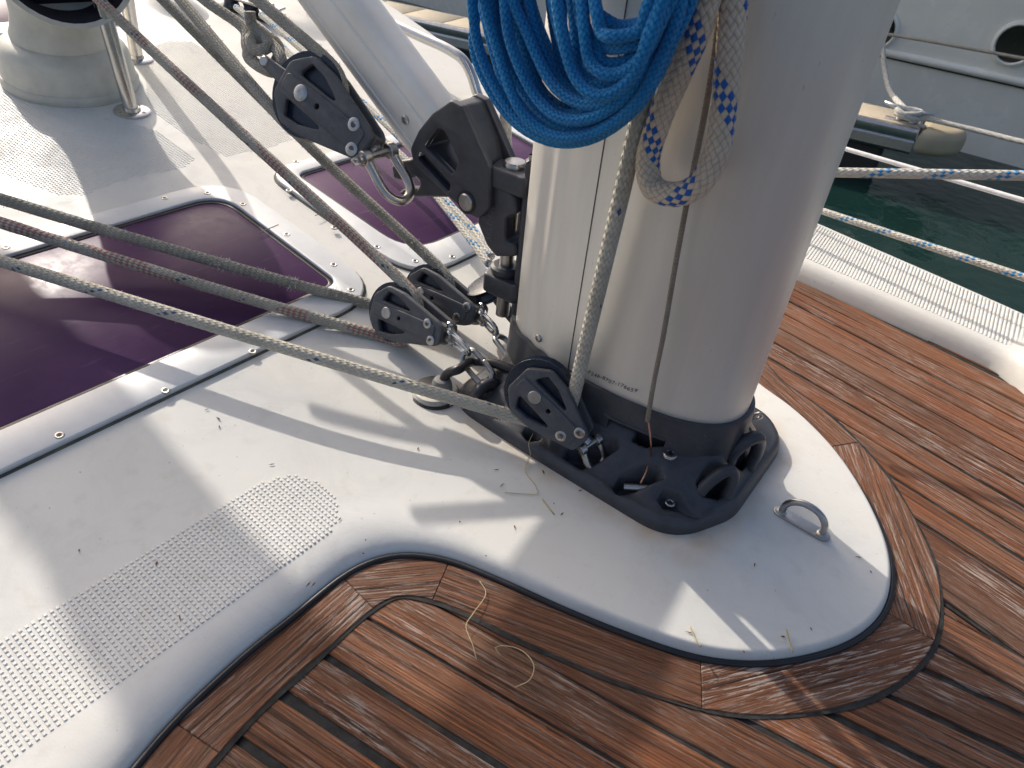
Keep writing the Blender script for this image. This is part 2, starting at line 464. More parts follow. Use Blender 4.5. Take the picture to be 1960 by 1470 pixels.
BRONZE = m_metal('bronze', (.45, .30, .17), .35, None, .3)
FRAMEM = m_plain('satin silver window frame', (.67, .68, .68), .45, .10, 30, .06, .0001, 600)
CAULK = m_plain('black caulking', (.036, .036, .034), .8, 0, 60, .6, .0015, 160, Specular_IOR_Level=.2)
RUBBER = m_plain('black rubber', (.016, .016, .018), .4, 0, 60, .2)
SHEAVE = m_plain('navy sheave plastic', (.018, .025, .042), .28, 0, 60, .15, .0001)
VENTM = m_plain('aged cream vent plastic', (.60, .58, .50), .5, 0, 22, .12, .0006, 120)
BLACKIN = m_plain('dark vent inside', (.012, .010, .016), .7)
PAINTK = m_plain('pencil mark', (.06, .06, .06), .8, 0, 900, .5, 0)
CHALK = m_plain('chalk mark', (.55, .55, .53), .9, 0, 900, .3, 0)
R_GREY = m_rope('old grey rope', (.35, .32, .265), (.54, .50, .42), plaits=12, gap=.25)
R_GREYD = m_rope('dark weathered rope', (.25, .235, .19), (.47, .445, .37), plaits=12, gap=.25)
R_RED = m_rope('grey rope with red flecks', (.36, .335, .28), (.56, .53, .45), (.36, .105, .095), (.03, .10, .17), mode='patch', plaits=12, gap=.25)
R_TEAL = m_rope('olive grey rope with teal tracer', (.22, .21, .155), (.36, .345, .27), (.03, .13, .22), None, strands=(0, 0))
R_HAL = m_rope('beige halyard cover', (.48, .44, .35), (.68, .63, .52), (.06, .11, .22), None, plaits=11, strands=(0, 0), mode='rare', pitch=.5, gap=.22)
R_LOOP = m_rope('cream rope with blue checks', (.66, .54, .40), (.80, .68, .53), (.02, .13, .46), None, plaits=10, strands=(0, 2), pitch=.75, gap=.3)
R_BLUE = m_rope('bright blue braid', (.012, .21, .53), (.022, .31, .68), plaits=7, pitch=.8, gap=.5, dirt=.15)
R_WB = m_rope('white rope with blue tracer', (.55, .53, .46), (.70, .68, .62), (.04, .26, .56), None, plaits=8, strands=(0, 1), gap=.2)
R_THIN = m_rope('thin brown line', (.34, .27, .20), (.48, .40, .30))
R_MOOR = m_rope('white mooring line', (.50, .49, .45), (.66, .65, .60), plaits=4, pitch=.4)

# ================================================================== SETTING
# ------------------------------------------------------------------ water
WATER = -1.45
def grid(x0, x1, y0, y1, nx, ny, fz):
    X, Y = np.meshgrid(np.linspace(x0, x1, nx+1), np.linspace(y0, y1, ny+1), indexing='ij')
    V = np.stack([X, Y, fz(X, Y)], -1).reshape(-1, 3)
    i, j = np.meshgrid(np.arange(nx), np.arange(ny), indexing='ij'); k = ny+1
    F = np.stack([i*k+j, (i+1)*k+j, (i+1)*k+j+1, i*k+j+1], -1).reshape(-1, 4).tolist()
    return V, F
WATERM = m_water()
tag(mk('water', *grid(-400, 400, -400, 400, 40, 40, lambda X, Y: X*0+WATER), WATERM), kind='structure')

# ------------------------------------------------------------------ outline of the raised moulding (cabin front with the nose the mast stands on)
nose_px = [(1440, 740), (1520, 800), (1600, 880), (1670, 990), (1703, 1090), (1690, 1170), (1640, 1222), (1560, 1254), (1450, 1270), (1340, 1260),
           (1220, 1222), (1080, 1166), (960, 1112), (850, 1070), (760, 1062), (690, 1082), (642, 1112), (560, 1180), (481, 1242), (341, 1372), (249, 1478)]
NOSE = [at_z(*q, TEAK)[:2] for q in nose_px]
port = [(-2.9, 1.15), (-1.3, .92), (-.8, .81), (-.3, .75), (-.12, .69), (-.06, .58), (-.075, .44), (-.05, .36), (.01, .30), (.06, .272)]
star = [(.02, -.80), (.03, -.95), (-.05, -1.10), (-.4, -1.2), (-2.9, -1.3)]
o3 = np.array([(x, y, 0) for x, y in port+[tuple(p) for p in NOSE]+star])
OUT, _ = resample(o3, .006); OUT = OUT[:, :2]
for _ in range(10): OUT[1:-1] = .5*OUT[1:-1]+.25*(OUT[:-2]+OUT[2:])
Tt = np.gradient(OUT, axis=0); Tt /= np.linalg.norm(Tt, axis=1)[:, None]
NIN = np.stack([Tt[:, 1], -Tt[:, 0]], 1)       # inward (outline runs port -> bow -> starboard)
if (NIN[len(OUT)//2]@(V3(0, 0)-OUT[len(OUT)//2])) < 0: NIN = -NIN
def sstep(a, b, x): t_ = np.clip((np.asarray(x)-a)/(b-a), 0, 1); return t_*t_*(3-2*t_)
WALLW = .008+.050*sstep(.25, .37, -OUT[:, 1])+.05*sstep(.33, .5, OUT[:, 1])
STRIP = (-.203, -.100, -1.02, -.338)           # x0, x1, y0, y1 of the moulded anti-slip strip
def roof_h(x, y):
    z = roof_z(x, y)
    # shallow recess holding the anti-slip strip
    d = np.minimum.reduce([x-STRIP[0]+.008, STRIP[1]+.010-x, y-STRIP[2], STRIP[3]+.010-y])
    z = z-.0*d
    # the nose falls away a little towards its tip
    return z-.006*sstep(.15, .42, x)
rings = []
for u_ in np.concatenate([[0.], np.linspace(0.02, 1, 12)**1.6]):
    P = OUT+NIN*(WALLW*u_)[:, None]
    g = (1-(1-u_)**2.6)**(1/2.2)
    zr = roof_h(P[:, 0], P[:, 1])
    rings.append(np.column_stack([P, TEAK-.004+(zr-TEAK+.004)*g]))
P0 = rings[-1][:, :2]
arc = np.concatenate([[0], np.cumsum(np.linalg.norm(np.diff(OUT, axis=0), axis=1))])
def arc_at(x, y): return arc[int(np.argmin(np.linalg.norm(OUT-np.array([x, y]), axis=1)))]
keys = [(arc[0], -2.9), (arc_at(-.8, .81), -1.4), (arc_at(-.1, .68), -.75), (arc_at(-.07, .44), -.35), (arc_at(-.05, .36), -.16), (arc_at(.06, .272), .03), (arc_at(.3, .15), .16),
        (arc_at(.385, -.03), .20), (arc_at(.3, -.19), .16), (arc_at(.06, -.277), .03), (arc_at(-.05, -.33), -.16), (arc_at(-.07, -.42), -.35), (arc_at(-.045, -.63), -.75), (arc_at(.03, -.95), -1.1), (arc_at(-.4, -1.2), -1.5), (arc[-1], -2.9)]
C0 = np.column_stack([np.interp(arc, [k[0] for k in keys], [k[1] for k in keys]), np.zeros(len(P0))])
for q in np.linspace(0, 1, 72)[1:]:
    P = P0*(1-q)+C0*q
    rings.append(np.column_stack([P, roof_h(P[:, 0], P[:, 1])]))
n_ = len(OUT); V = np.vstack(rings); F = []
for r_ in range(len(rings)-1):
    i = np.arange(n_-1)
    F.append(np.stack([r_*n_+i, r_*n_+i+1, (r_+1)*n_+i+1, (r_+1)*n_+i], 1))
F = np.vstack(F)[:, ::-1]
roof = tag(mk('coachroof', V, F.tolist(), GEL, angle=None), kind='structure')

# anti-slip nubs: too small to pick apart, one part
def nubs(x0, x1, y0, y1, pitch, sx, sy, h, inside, seed):
    g = np.random.default_rng(seed); V = []; F = []
    for i, x in enumerate(np.arange(x0, x1, pitch)):
        for y in np.arange(y0, y1, pitch):
            if not inside(x, y): continue
            a = sx*(.92+.16*g.random()); b = sy*(.92+.16*g.random()); z = float(roof_h(x, y)); k = len(V); hh = h*(.85+.3*g.random())
            for (s_, zz) in ((1., -.0006), (.72, hh)):
                V += [(x-a*s_, y-b*s_, z+zz), (x+a*s_, y-b*s_, z+zz), (x+a*s_, y+b*s_, z+zz), (x-a*s_, y+b*s_, z+zz)]
            F += [[k+4, k+5, k+6, k+7]]+[[k+q, k+(q+1) % 4, k+4+(q+1) % 4, k+4+q] for q in range(4)]
    return V, F
def poly_in(poly):
    P = np.asarray(poly)[:, :2]
    def f(x, y):
        c = False; j = len(P)-1
        for i in range(len(P)):
            if (P[i][1] > y) != (P[j][1] > y) and x < (P[j][0]-P[i][0])*(y-P[i][1])/(P[j][1]-P[i][1])+P[i][0]: c = not c
            j = i
        return c
    return f
def strip_in(x, y):
    d = y-(STRIP[3]-.05)
    return d < 0 or (abs(x+.1515) < .052*math.sqrt(max(0, 1-(d/.05)**2.)))
tag(mk('anti_slip_strip', *nubs(STRIP[0], STRIP[1], STRIP[2], STRIP[3], .0053, .0022, .0016, .0008, strip_in, 1), GEL, roof, smooth=False), kind='stuff',
    label='moulded white anti-slip strip along the cabin front')
pad_px = [[(-60, 150), (10, 172), (70, 196), (150, 206), (215, 225), (300, 250), (372, 305), (350, 322), (250, 340), (160, 373), (110, 373), (0, 332), (-80, 310)],
          [(275, 125), (285, 92), (320, 78), (370, 80), (420, 112), (480, 178), (560, 268), (500, 286), (430, 300), (350, 255), (300, 222), (282, 190)]]
for i, pp in enumerate(pad_px):
    W = [on_roof(*q) for q in pp]; A = np.array(W)
    tag(mk('anti_slip_pad', *nubs(A[:, 0].min(), A[:, 0].max(), A[:, 1].min(), A[:, 1].max(), .0052, .0017, .0017, .0006, poly_in(W), 5+i), GEL, roof, smooth=False), kind='stuff')
# sealant bead round the foot of the moulding
vis = (OUT[:, 0] > -.13) & (OUT[:, 1] < .4)
bead = OUT[vis]-NIN[vis]*.0022
mk('sealant_bead', *tube(np.column_stack([bead, np.full(len(bead), TEAK+.0018)])[::2], .0034, 8), RUBBER, roof, angle=None)

# ------------------------------------------------------------------ teak deck
dp = [(-3.2, -1.9), (2.6, -1.9), (2.6, -.1), (1.6, .30), (.8, .57), (.43, .675), (.03, .755), (-.4, .82), (-1.2, .94), (-3.2, 1.03)]
deck = tag(mk('teak_deck', [(x, y, TEAK-.0028) for x, y in dp], [list(range(len(dp)))], CAULK), kind='structure')
def clip(poly, n, c):
    """keep n.p >= c"""
    out = []
    for i in range(len(poly)):
        a, b = np.array(poly[i]), np.array(poly[(i+1) % len(poly)]); da, db = a@n-c, b@n-c
        if da >= 0: out.append(a)
        if da*db < 0: out.append(a+(b-a)*da/(da-db))
    return out
def board(name, poly, ang, top=TEAK, bev=.0012, th=.012, origin=None):
    """a plank with its grain along its local x axis"""
    P = np.array(poly); c = P.mean(0) if origin is None else np.array(origin)
    ca, sa = math.cos(ang), math.sin(ang)
    L = np.column_stack([(P-c)@np.array([ca, sa]), (P-c)@np.array([-sa, ca])])
    ar = .5*np.sum(L[:, 0]*np.roll(L[:, 1], -1)-np.roll(L[:, 0], -1)*L[:, 1])
    if ar < 0: L = L[::-1]
    nb = np.roll(L, -1, 0)-np.roll(L, 1, 0); nb /= np.linalg.norm(nb, axis=1)[:, None]
    I = L+np.column_stack([-nb[:, 1], nb[:, 0]])*bev
    m = len(L)
    V = [(*p, -th) for p in L]+[(*p, -bev) for p in L]+[(*p, 0) for p in I]
    F = [[k, (k+1) % m, m+(k+1) % m, m+k] for k in range(m)]+[[m+k, m+(k+1) % m, 2*m+(k+1) % m, 2*m+k] for k in range(m)]+[[2*m+k for k in range(m)]]
    me = mesh_data(name, V, F, TEAKM, smooth=False)
    o = bpy.data.objects.new(name, me); col.objects.link(o); o.parent = deck
    o.location = (c[0], c[1], top); o.rotation_euler = (0, 0, ang)
    return o
def wavy(a, b, seed, amp=.0011, n=26):
    g = np.random.default_rng(seed); t_ = np.linspace(0, 1, n)
    a, b = np.array(a), np.array(b); d = (b-a)/np.linalg.norm(b-a); nn = np.array([-d[1], d[0]])
    e = np.cumsum(g.normal(0, 1, n)); e = (e-np.linspace(e[0], e[-1], n))*amp*.6+g.normal(0, amp*.35, n)
    return [a+(b-a)*q+nn*w_ for q, w_ in zip(t_, e)]
def family(ang, offs, gaps, keep, x0, x1, seed):
    d = np.array([math.cos(ang), math.sin(ang)]); nn = np.array([-d[1], d[0]])
    for i in range(len(offs)-1):
        a, b = offs[i]+gaps[i]*.5, offs[i+1]-gaps[i+1]*.5
        cuts = [x0, x1]
        lo = wavy(nn*a+d*x0, nn*a+d*x1, seed+i*2); hi = wavy(nn*b+d*x0, nn*b+d*x1, seed+i*2+1)
        poly = lo+hi[::-1]
        for n2, c2 in keep: poly = clip(poly, np.array(n2, float), c2)
        if len(poly) >= 3: board('plank', poly, ang, TEAK-.0008*rnd.random())
# port planks run with the port rail, starboard ones with the starboard rail; they meet at a king plank
po = [.010+.0462*k for k in range(0, 17)]
family(math.radians(-11), po, [.0042+.002*rnd.random() for _ in po], [((0, 1), .004), ((-.16, -.987), -.76)], -.35, 1.5, 100)
soff = [-.403+.0495*k for k in range(-12, 9)]
sg = [.0032+.002*rnd.random() for _ in soff]
for k_, g_ in ((11, .0062), (10, .0085), (12, .0048), (9, .0075)): sg[k_] = g_
family(math.radians(10), soff, sg, [((0, -1), .044)], -.45, 1.5, 300)
board('king_plank', wavy((-.1, -.040), (1.6, -.040), 5)+wavy((-.1, 0.0), (1.6, 0.0), 6)[::-1], 0)
# margin boards following the moulding, in sawn lengths with straight grain
def near(px, py): p = at_z(px, py, TEAK)[:2]; return int(np.argmin(np.linalg.norm(OUT-p, axis=1)))
first = int(np.argmin(np.linalg.norm(OUT-np.array([.04, .28]), axis=1)))
joints = [first, near(1628, 850), near(1690, 1172), near(1346, 1262), near(862, 1072), near(655, 1104), near(330, 1384), int(np.argmin(np.linalg.norm(OUT-np.array([.02, -.8]), axis=1)))]
MW = .052
def offs_band(i0, i1, a, b):
    idx = np.arange(i0, i1+1)
    if len(idx) > 40: idx = idx[np.unique(np.linspace(0, len(idx)-1, 40).astype(int))]
    return [OUT[i]-NIN[i]*a for i in idx]+[OUT[i]-NIN[i]*b for i in idx[::-1]]
for j in range(len(joints)-1):
    i0, i1 = joints[j], joints[j+1]
    d = OUT[i1]-OUT[i0]
    board('margin_board', offs_band(i0, i1, -.010, MW), math.atan2(d[1], d[0])+math.radians(rnd.uniform(-4, 4)), TEAK+.0016, .0010, .006)
idx = np.arange(joints[0], joints[-1]+1, 2)
a = np.array([OUT[i]-NIN[i]*(MW-.002) for i in idx]); b = np.array([OUT[i]-NIN[i]*(MW+.0038+.0012*math.sin(i*.11)+.0008*math.sin(i*.37)) for i in idx]); m = len(idx)
V = np.vstack([np.column_stack([a, np.full(m, TEAK+.0006)]), np.column_stack([b, np.full(m, TEAK+.0004)])])
mk('margin_caulk', V, [[k, k+1, m+k+1, m+k] for k in range(m-1)], CAULK, deck)
for j in joints[1:-1]:      # caulked butts between the margin boards
    V = [(*(OUT[j]-NIN[j]*s_+Tt[j]*e), TEAK+.0008) for s_, e in ((0, -.0018), (MW+.002, -.0026), (MW+.002, .0024), (0, .0020))]
    mk('butt_caulk', V, [[0, 1, 2, 3]], CAULK, deck)

# ------------------------------------------------------------------ port bulwark moulding with ribbed top
gin = [(-3.0, .93), (-1.2, .80), (-.4, .665), (.03, .604), (.22, .582), (.43, .550), (.8, .46), (1.6, .20)]
gi, _ = resample([(x, y, 0) for x, y in gin], .02)
gt = np.gradient(gi, axis=0); gt /= np.linalg.norm(gt, axis=1)[:, None]; gn = np.column_stack([-gt[:, 1], gt[:, 0]])
prof_g = [(0, TEAK-.006), (.002, TEAK+.010), (.006, TEAK+.021), (.012, TEAK+.0295), (.020, TEAK+.0335), (.03, TEAK+.035), (.195, TEAK+.032), (.210, TEAK+.028), (.218, TEAK+.016), (.222, TEAK-.02), (.30, WATER-.2)]
V = []; m = len(prof_g)
def boss(x): return 1.0
for p, n2 in zip(gi, gn):
    widen = float(sstep(.37, .50, p[0]))*.05      # the moulding swells inboard towards the bow fairlead
    wf = float(np.interp(p[0], [-.03, .385], [1., .84]))
    for d_, z in prof_g:
        d_ = d_*wf
        V.append((p[0]+n2[0]*(d_-widen*(1-min(d_, .1)/.1)), p[1]+n2[1]*(d_-widen*(1-min(d_, .1)/.1)), z+widen*.5*(1 if d_ > .004 else 0)*(1 if d_ < .23 else 0)))
F = [[i*m+k, (i+1)*m+k, (i+1)*m+k+1, i*m+k+1] for i in range(len(gi)-1) for k in range(m-1)]
bul = tag(mk('port_bulwark', V, F, GEL, angle=50), kind='structure')
# raised ribs moulded across its top
ribmesh = None
for k in range(96):
    x = -.16+k*.0061
    j = int(np.argmin(abs(gi[:, 0]-x))); n2 = gn[j]
    if x > .415: break
    yi = gi[j][1]
    rl = .066+.012*0
    inner = .024; outer = .196*float(np.interp(x, [-.03, .385], [1., .84]))
    if x > .36: inner += (x-.36)*1.4
    c = (x+n2[0]*(inner+outer)/2, np.interp(x, gi[:, 0], gi[:, 1])+n2[1]*(inner+outer)/2, TEAK+.0345)
    L = (outer-inner)/2
    ex = np.array([gt[j][0], gt[j][1], 0]); ey = np.array([n2[0], n2[1], 0])
    ey = ey-.25*ex; ey /= np.linalg.norm(ey)
    VV = []; 
    for s_, zz in ((-1, 0), (1, 0)):
        for a_, h_ in ((-.0021, -.0015), (-.0012, .0014), (.0012, .0014), (.0021, -.0015)):
            VV.append(np.array(c)+ey*L*s_+ex*a_+np.array([0, 0, h_-.0022*(s_+1)/2]))
    mk('rib', VV, [[0, 4, 5, 1], [1, 5, 6, 2], [2, 6, 7, 3], [0, 1, 2, 3], [7, 6, 5, 4]], GEL, bul, smooth=False)

# ================================================================== THINGS
# ------------------------------------------------------------------ windows in the cabin front
SLOPE = np.array([-1, 0, .15]); SLOPE = SLOPE/np.linalg.norm(SLOPE)
def screw_mesh(name, r=.0052, h=.0012, mat=None, cross=False):
    parts = [lathe([(r, -.001), (r, h*.6), (r*.86, h), (r*.5, h), (r*.44, h*.45), (.0003, h*.40)], (0, 0, 0), (0, 0, 1), 14, (1, 0, 0), False)]
    return parts
SCR = mesh_data('screw', *merge(screw_mesh('screw')), STEELW)
SCR_IN = mesh_data('screw_socket', *lathe([(.0022, .0006), (.0022, .0009), (.0002, .00092)], (0, 0, 0), (0, 0, 1), 6, (1, 0, 0), False), RUBBER, smooth=False)
def screw_at(p, n, parent, s=1.):
    q = Vector(n).to_track_quat('Z', 'Y')
    o = bpy.data.objects.new('screw', SCR); col.objects.link(o); o.parent = parent
    o.matrix_parent_inverse = Matrix.Translation(-wloc0(parent)); o.location = Vector(p); o.rotation_mode = 'QUATERNION'; o.rotation_quaternion = q; o.scale = (s, s, s)
    c = bpy.data.objects.new('screw_socket', SCR_IN); col.objects.link(c); c.parent = o; c.location = (0, 0, 0)
    return o
def window(label, x0, x1, y0, y1, rf, gx0, gx1, gy0, gy1, rg, screws, joints_):
    """x0 aft .. x1 forward edge of the frame; g = glass opening; corner order aft-y0, fwd-y0, fwd-y1, aft-y1"""
    o = V3(0, 0, 0); ex = SLOPE*-1; ey = V3(0, 1, 0); ez = np.cross(ex, ey)
    zc = float(roof_z((x0+x1)/2, (y0+y1)/2)); oc = V3((x0+x1)/2, (y0+y1)/2, zc+.0010)
    k = 1/ex[0]
    loc = lambda x, y: ((x-oc[0])*k, y-oc[1])
    t = empty('cabin_window', oc, label, 'window')
    fo = rounded([loc(x0, y0), loc(x1, y0), loc(x1, y1), loc(x0, y1)], rf, 8); go = rounded([loc(gx0, gy0), loc(gx1, gy0), loc(gx1, gy1), loc(gx0, gy1)], rg, 8)
    mk('frame', *place(plate2d(fo, [go], .0045, .0022, 2), oc+ez*.0018, ex, ey, ez), FRAMEM, t)
    big = rounded([loc(x0-.004, y0-.004), loc(x1+.004, y0-.004), loc(x1+.004, y1+.004), loc(x0-.004, y1+.004)], [r+.004 for r in rf], 8)
    mk('bedding_seal', *place(plate2d(big, [go], .0014, .0006), oc-ez*.0012, ex, ey, ez), m_seal, t)
    gi_ = rounded([loc(gx0+.007, gy0+.007), loc(gx1-.007, gy0+.007), loc(gx1-.007, gy1-.007), loc(gx0+.007, gy1-.007)], [max(r-.006, .004) for r in rg], 8)
    gs = rounded([loc(gx0-.003, gy0-.003), loc(gx1+.003, gy0-.003), loc(gx1+.003, gy1+.003), loc(gx0-.003, gy1+.003)], rg, 8)
    mk('gasket', *place(plate2d(gs, [gi_], .0022, .001), oc+ez*.0000, ex, ey, ez), RUBBER, t)
    mk('pane', *place(plate2d(gs, [], .003, .0005), oc-ez*.0018, ex, ey, ez), PURPLE, t)
    for q in screws: screw_at(on_roof(*q, h=.0068)+V3(0, 0, 0), ez, t)
    for a, b in joints_:
        A = on_roof(*a, h=.0074); B = on_roof(*b, h=.0074); d = B-A; L = np.linalg.norm(d); d /= L
        mk('frame_joint', *box((A+B)/2, (L/2, .0007, .0004), d, np.cross(ez, d), ez, .0002), RUBBER, t)
    return t
m_seal = m_plain('grimy bedding sealant', (.10, .095, .075), .8, 0, 50, .6, .0008, 200)
window('large purple tinted window at left with silver frame, under three ropes', -.762, -.379, -.66, -.042, [.03, .03, .085, .095], -.724, -.432, -.62, -.083, [.02, .02, .022, .055],
       [(315, 380), (397, 370), (465, 391), (549, 449), (639, 507), (672, 555), (622, 606), (484, 673), (317, 748), (114, 834), (12, 474)], [((494, 446), (533, 430))])
window('purple tinted window with silver frame behind the vang and mast', -.748, -.372, .020, .625, [.055, .085, .09, .07], -.716, -.428, .060, .575, [.022, .07, .06, .05],
       [(567, 310), (553, 365), (722, 473), (795, 500), (866, 492), (930, 216), (640, 436)], [((603, 413), (634, 398))])
window('pale purple window beyond the cream vent at the far left', -1.80, -1.43, -.66, .195, [.03, .03, .06, .06], -1.76, -1.482, -.62, .145, [.02, .02, .03, .03], [], [])

# ------------------------------------------------------------------ mast
MA, MB_, MX0 = .1585, .078, .0135
def mast_pt(th, off=0.):
    c, s = math.cos(th), math.sin(th)
    x = MX0+MA*math.copysign(abs(c)**(2/2.6), c); y = MB_*math.copysign(abs(s)**(2/2.2), s)
    # two shallow flutes on each side near the sail track
    for fx, fd, fw in ((-.088, .0035, .010), (-.062, .0028, .009), (.085, .0012, .02)):
        y *= 1-(fd/MB_)*math.exp(-((x-fx)/fw)**2)
    return x, y
def mast_ring(n=180, off=0.):
    P = np.array([mast_pt(2*math.pi*k/n) for k in range(n)])
    if off:
        T = np.roll(P, -1, 0)-np.roll(P, 1, 0); T /= np.linalg.norm(T, axis=1)[:, None]
        P = P+np.column_stack([T[:, 1], -T[:, 0]])*off
    return P
def loft(rings_, cap=True, skip=None):
    n = len(rings_[0]); V = [tuple(p) for r in rings_ for p in r]; F = []
    for i in range(len(rings_)-1):
        for k in range(n):
            if skip and skip(i, k): continue
            k2 = (k+1) % n
            F.append([i*n+k, i*n+k2, (i+1)*n+k2, (i+1)*n+k])
    if cap: F.append([(len(rings_)-1)*n+k for k in range(n)]); F.append(list(range(n))[::-1])
    return V, F
mast = empty('mast', (0, 0, 0), 'tall silver anodised aluminium mast with coiled ropes hanging on it', 'mast')
MR = mast_ring()
def ringz(P, z): return [(x, y, z) for x, y in P]
mk('mast_profile', *loft([ringz(MR, .092), ringz(MR, .5), ringz(MR, 1.2), ringz(MR, 9.0)]), MASTM, mast, angle=60)
def mast_y(x):
    P = mast_ring(720); S = P[P[:, 1] < 0]; o = np.argsort(S[:, 0]); return float(np.interp(x, S[o, 0], S[o, 1]))
# hairline joint between the sail-track half and the front half of the extrusion
jx = -.020
mk('joint_line', *box((jx, mast_y(jx)-.0001, 1.1), (.0006, .0004, 1.0), bev=.0001), PAINTK, mast)
# pencilled number just above the collar
def text_mesh(body, size, fn, mat, name, parent, shear=.0, weight=0.):
    cu = bpy.data.curves.new('t', 'FONT'); cu.body = body; cu.size = size; cu.shear = shear; cu.offset = weight; cu.resolution_u = 3; cu.space_character = 1.12
    o = bpy.data.objects.new('t', cu); col.objects.link(o)
    dg = bpy.context.evaluated_depsgraph_get(); dg.update(); me = o.evaluated_get(dg).to_mesh()
    V = [fn(v.co.x, v.co.y) for v in me.vertices]; F = [tuple(p.vertices) for p in me.polygons]
    o.evaluated_get(dg).to_mesh_clear(); bpy.data.objects.remove(o); bpy.data.curves.remove(cu)
    return mk(name, V, F, mat, parent, smooth=False)
ta = at_y(1112, 706, -.076); tb = at_y(1230, 752, -.071)
def on_mast(tx, ty):
    x = ta[0]+tx; z = ta[2]+(tb[2]-ta[2])*tx/(tb[0]-ta[0])+ty+.0008*math.sin(tx*260)
    return (x, mast_y(x)-.0005, z)
text_mesh('23-F246-8707-176659', .0098*(tb[0]-ta[0])/.105, on_mast, PAINTK, 'pencilled_number', mast, .15, 0.)
# rivet and a few holes
def surf_rivet(px, py, r, parent, mat=STEELW):
    p = at_y(px, py, -.07)
    for _ in range(6): p = at_y(px, py, mast_y(p[0]))
    e = .004; n2 = V3(-(mast_y(p[0]+e)-mast_y(p[0]-e))/(2*e)*-1, -1, 0); n2 = V3((mast_y(p[0]+e)-mast_y(p[0]-e))/(2*e), -1, 0); n2 /= np.linalg.norm(n2)
    mk('rivet', *lathe([(r, -.002), (r, .0012), (r*.8, .0022), (r*.52, .0024), (r*.45, .0008), (.0004, .0004)], p, n2, 18, cap=False), mat, parent)
surf_rivet(1031, 647, .0052, mast)

# ------------------------------------------------------------------ mast step: one casting
stepb = empty('mast_step', (0, 0, 0), 'dark grey cast mast step with rope eyes at the foot of the mast', 'mast step')
def sd_rrect(x, y, cx, cy, hx, hy, r):
    qx = np.abs(x-cx)-hx+r; qy = np.abs(y-cy)-hy+r
    return np.hypot(np.maximum(qx, 0), np.maximum(qy, 0))+np.minimum(np.maximum(qx, qy), 0)-r
def sd_capsule(x, y, a, b, r):
    a = np.array(a); b = np.array(b); d = b-a; L = d@d
    t_ = np.clip(((x-a[0])*d[0]+(y-a[1])*d[1])/L, 0, 1)
    return np.hypot(x-a[0]-t_*d[0], y-a[1]-t_*d[1])-r
def sd_poly(x, y, P):
    P = np.asarray(P, float)[:, :2]; d = np.full(x.shape, 1e9); s = np.ones(x.shape); j = len(P)-1
    for i in range(len(P)):
        e = P[j]-P[i]; wx = x-P[i][0]; wy = y-P[i][1]
        t_ = np.clip((wx*e[0]+wy*e[1])/(e@e), 0, 1)
        d = np.minimum(d, (wx-e[0]*t_)**2+(wy-e[1]*t_)**2)
        c1 = y >= P[i][1]; c2 = y < P[j][1]; c3 = e[0]*wy > e[1]*wx
        flip = (c1 & c2 & c3) | (~c1 & ~c2 & ~c3); s = np.where(flip, -s, s); j = i
    return s*np.sqrt(d)
zt = .021
pz = lambda *q: at_z(*q, zt)[:2]
out_st = rounded([(-.168, -.135), (.175, -.132), (.212, -.050), (.206, .105), (.170, .145), (-.168, .135)], [.055, .075, .085, .06, .06, .055], 12)
pock = [  # (outline pixels on the casting's top, depth left)
    ([(1082, 872), (1112, 893), (1180, 852), (1176, 838), (1135, 838), (1090, 855)], .004),
    ([(1176, 930), (1184, 942), (1200, 940), (1268, 908), (1262, 895), (1235, 890), (1190, 908)], .003),
    ([(1262, 950), (1272, 968), (1296, 972), (1340, 990), (1300, 945), (1272, 935)], .012),
    ([(1337, 925), (1345, 945), (1372, 952), (1392, 938), (1388, 905), (1358, 900)], .003),
    ([(1392, 872), (1420, 890), (1436, 872), (1424, 850), (1395, 850)], .004),
    ([(1216, 836), (1240, 846), (1292, 846), (1298, 832), (1290, 822), (1240, 806)], .020),
    ([(1004, 828), (1012, 840), (1032, 836), (1026, 822), (1010, 820)], .002),
    ([(925, 782), (945, 790), (962, 776), (940, 770)], .004),
    ([(915, 735), (935, 745), (955, 730), (935, 722)], .010)]
def step_base(X, Y):
    de = -sd_poly(X, Y, out_st)
    dm = np.clip(sd_poly(X, Y, MR90), 0, 1)
    z = .0185*(1-(1-np.clip(de/.010, 0, 1))**2.4)**(1/2.4)+.004*sstep(.008, .045, de)
    return z+.046*np.exp(-(dm/.030)**1.25)*sstep(.002, .040, de), de
MR90 = mast_ring(90)
def on_base(px, py):
    r = ray(px, py); lo, hi = .4, 1.3
    ts_ = np.arange(.4, 1.3, .004); Q = CAM+ts_[:, None]*r; hz_ = step_base(Q[:, 0], Q[:, 1])[0]
    hit = np.where((Q[:, 2] < .08) & (Q[:, 2] < hz_))[0]
    if len(hit): lo, hi = ts_[hit[0]]-.004, ts_[hit[0]]
    for _ in range(6):
        m_ = .5*(lo+hi); p = CAM+m_*r
        if p[2] < float(step_base(np.array([p[0]]), np.array([p[1]]))[0][0]): hi = m_
        else: lo = m_
    return CAM+hi*r
EYEC = on_base(1365, 918)[:2]
POCK = [([on_base(*q)[:2] for q in pp], zl) for pp, zl in pock]
def step_h(X, Y):
    z, de = step_base(X, Y)
    for P_, zl in POCK:
        d = sd_poly(X, Y, P_); k = sstep(.0030, -.0022, d)
        z = z*(1-k)+zl*k-.003*np.exp(-np.clip(d, 0, 1)/.006)*(1-k)
    c = EYEC; k = sstep(.032, .018, np.hypot(X-c[0], Y-c[1]))*sstep(0, .01, de)
    return z+.004*k*(1-sstep(.0030, -.0022, sd_poly(X, Y, POCK[3][0]))), de
xs = np.arange(-.176, .2201, .0017); ys = np.arange(-.142, .1521, .0017)
X, Y = np.meshgrid(xs, ys, indexing='ij'); Z, DE = step_h(X, Y)
inside = DE > .0065
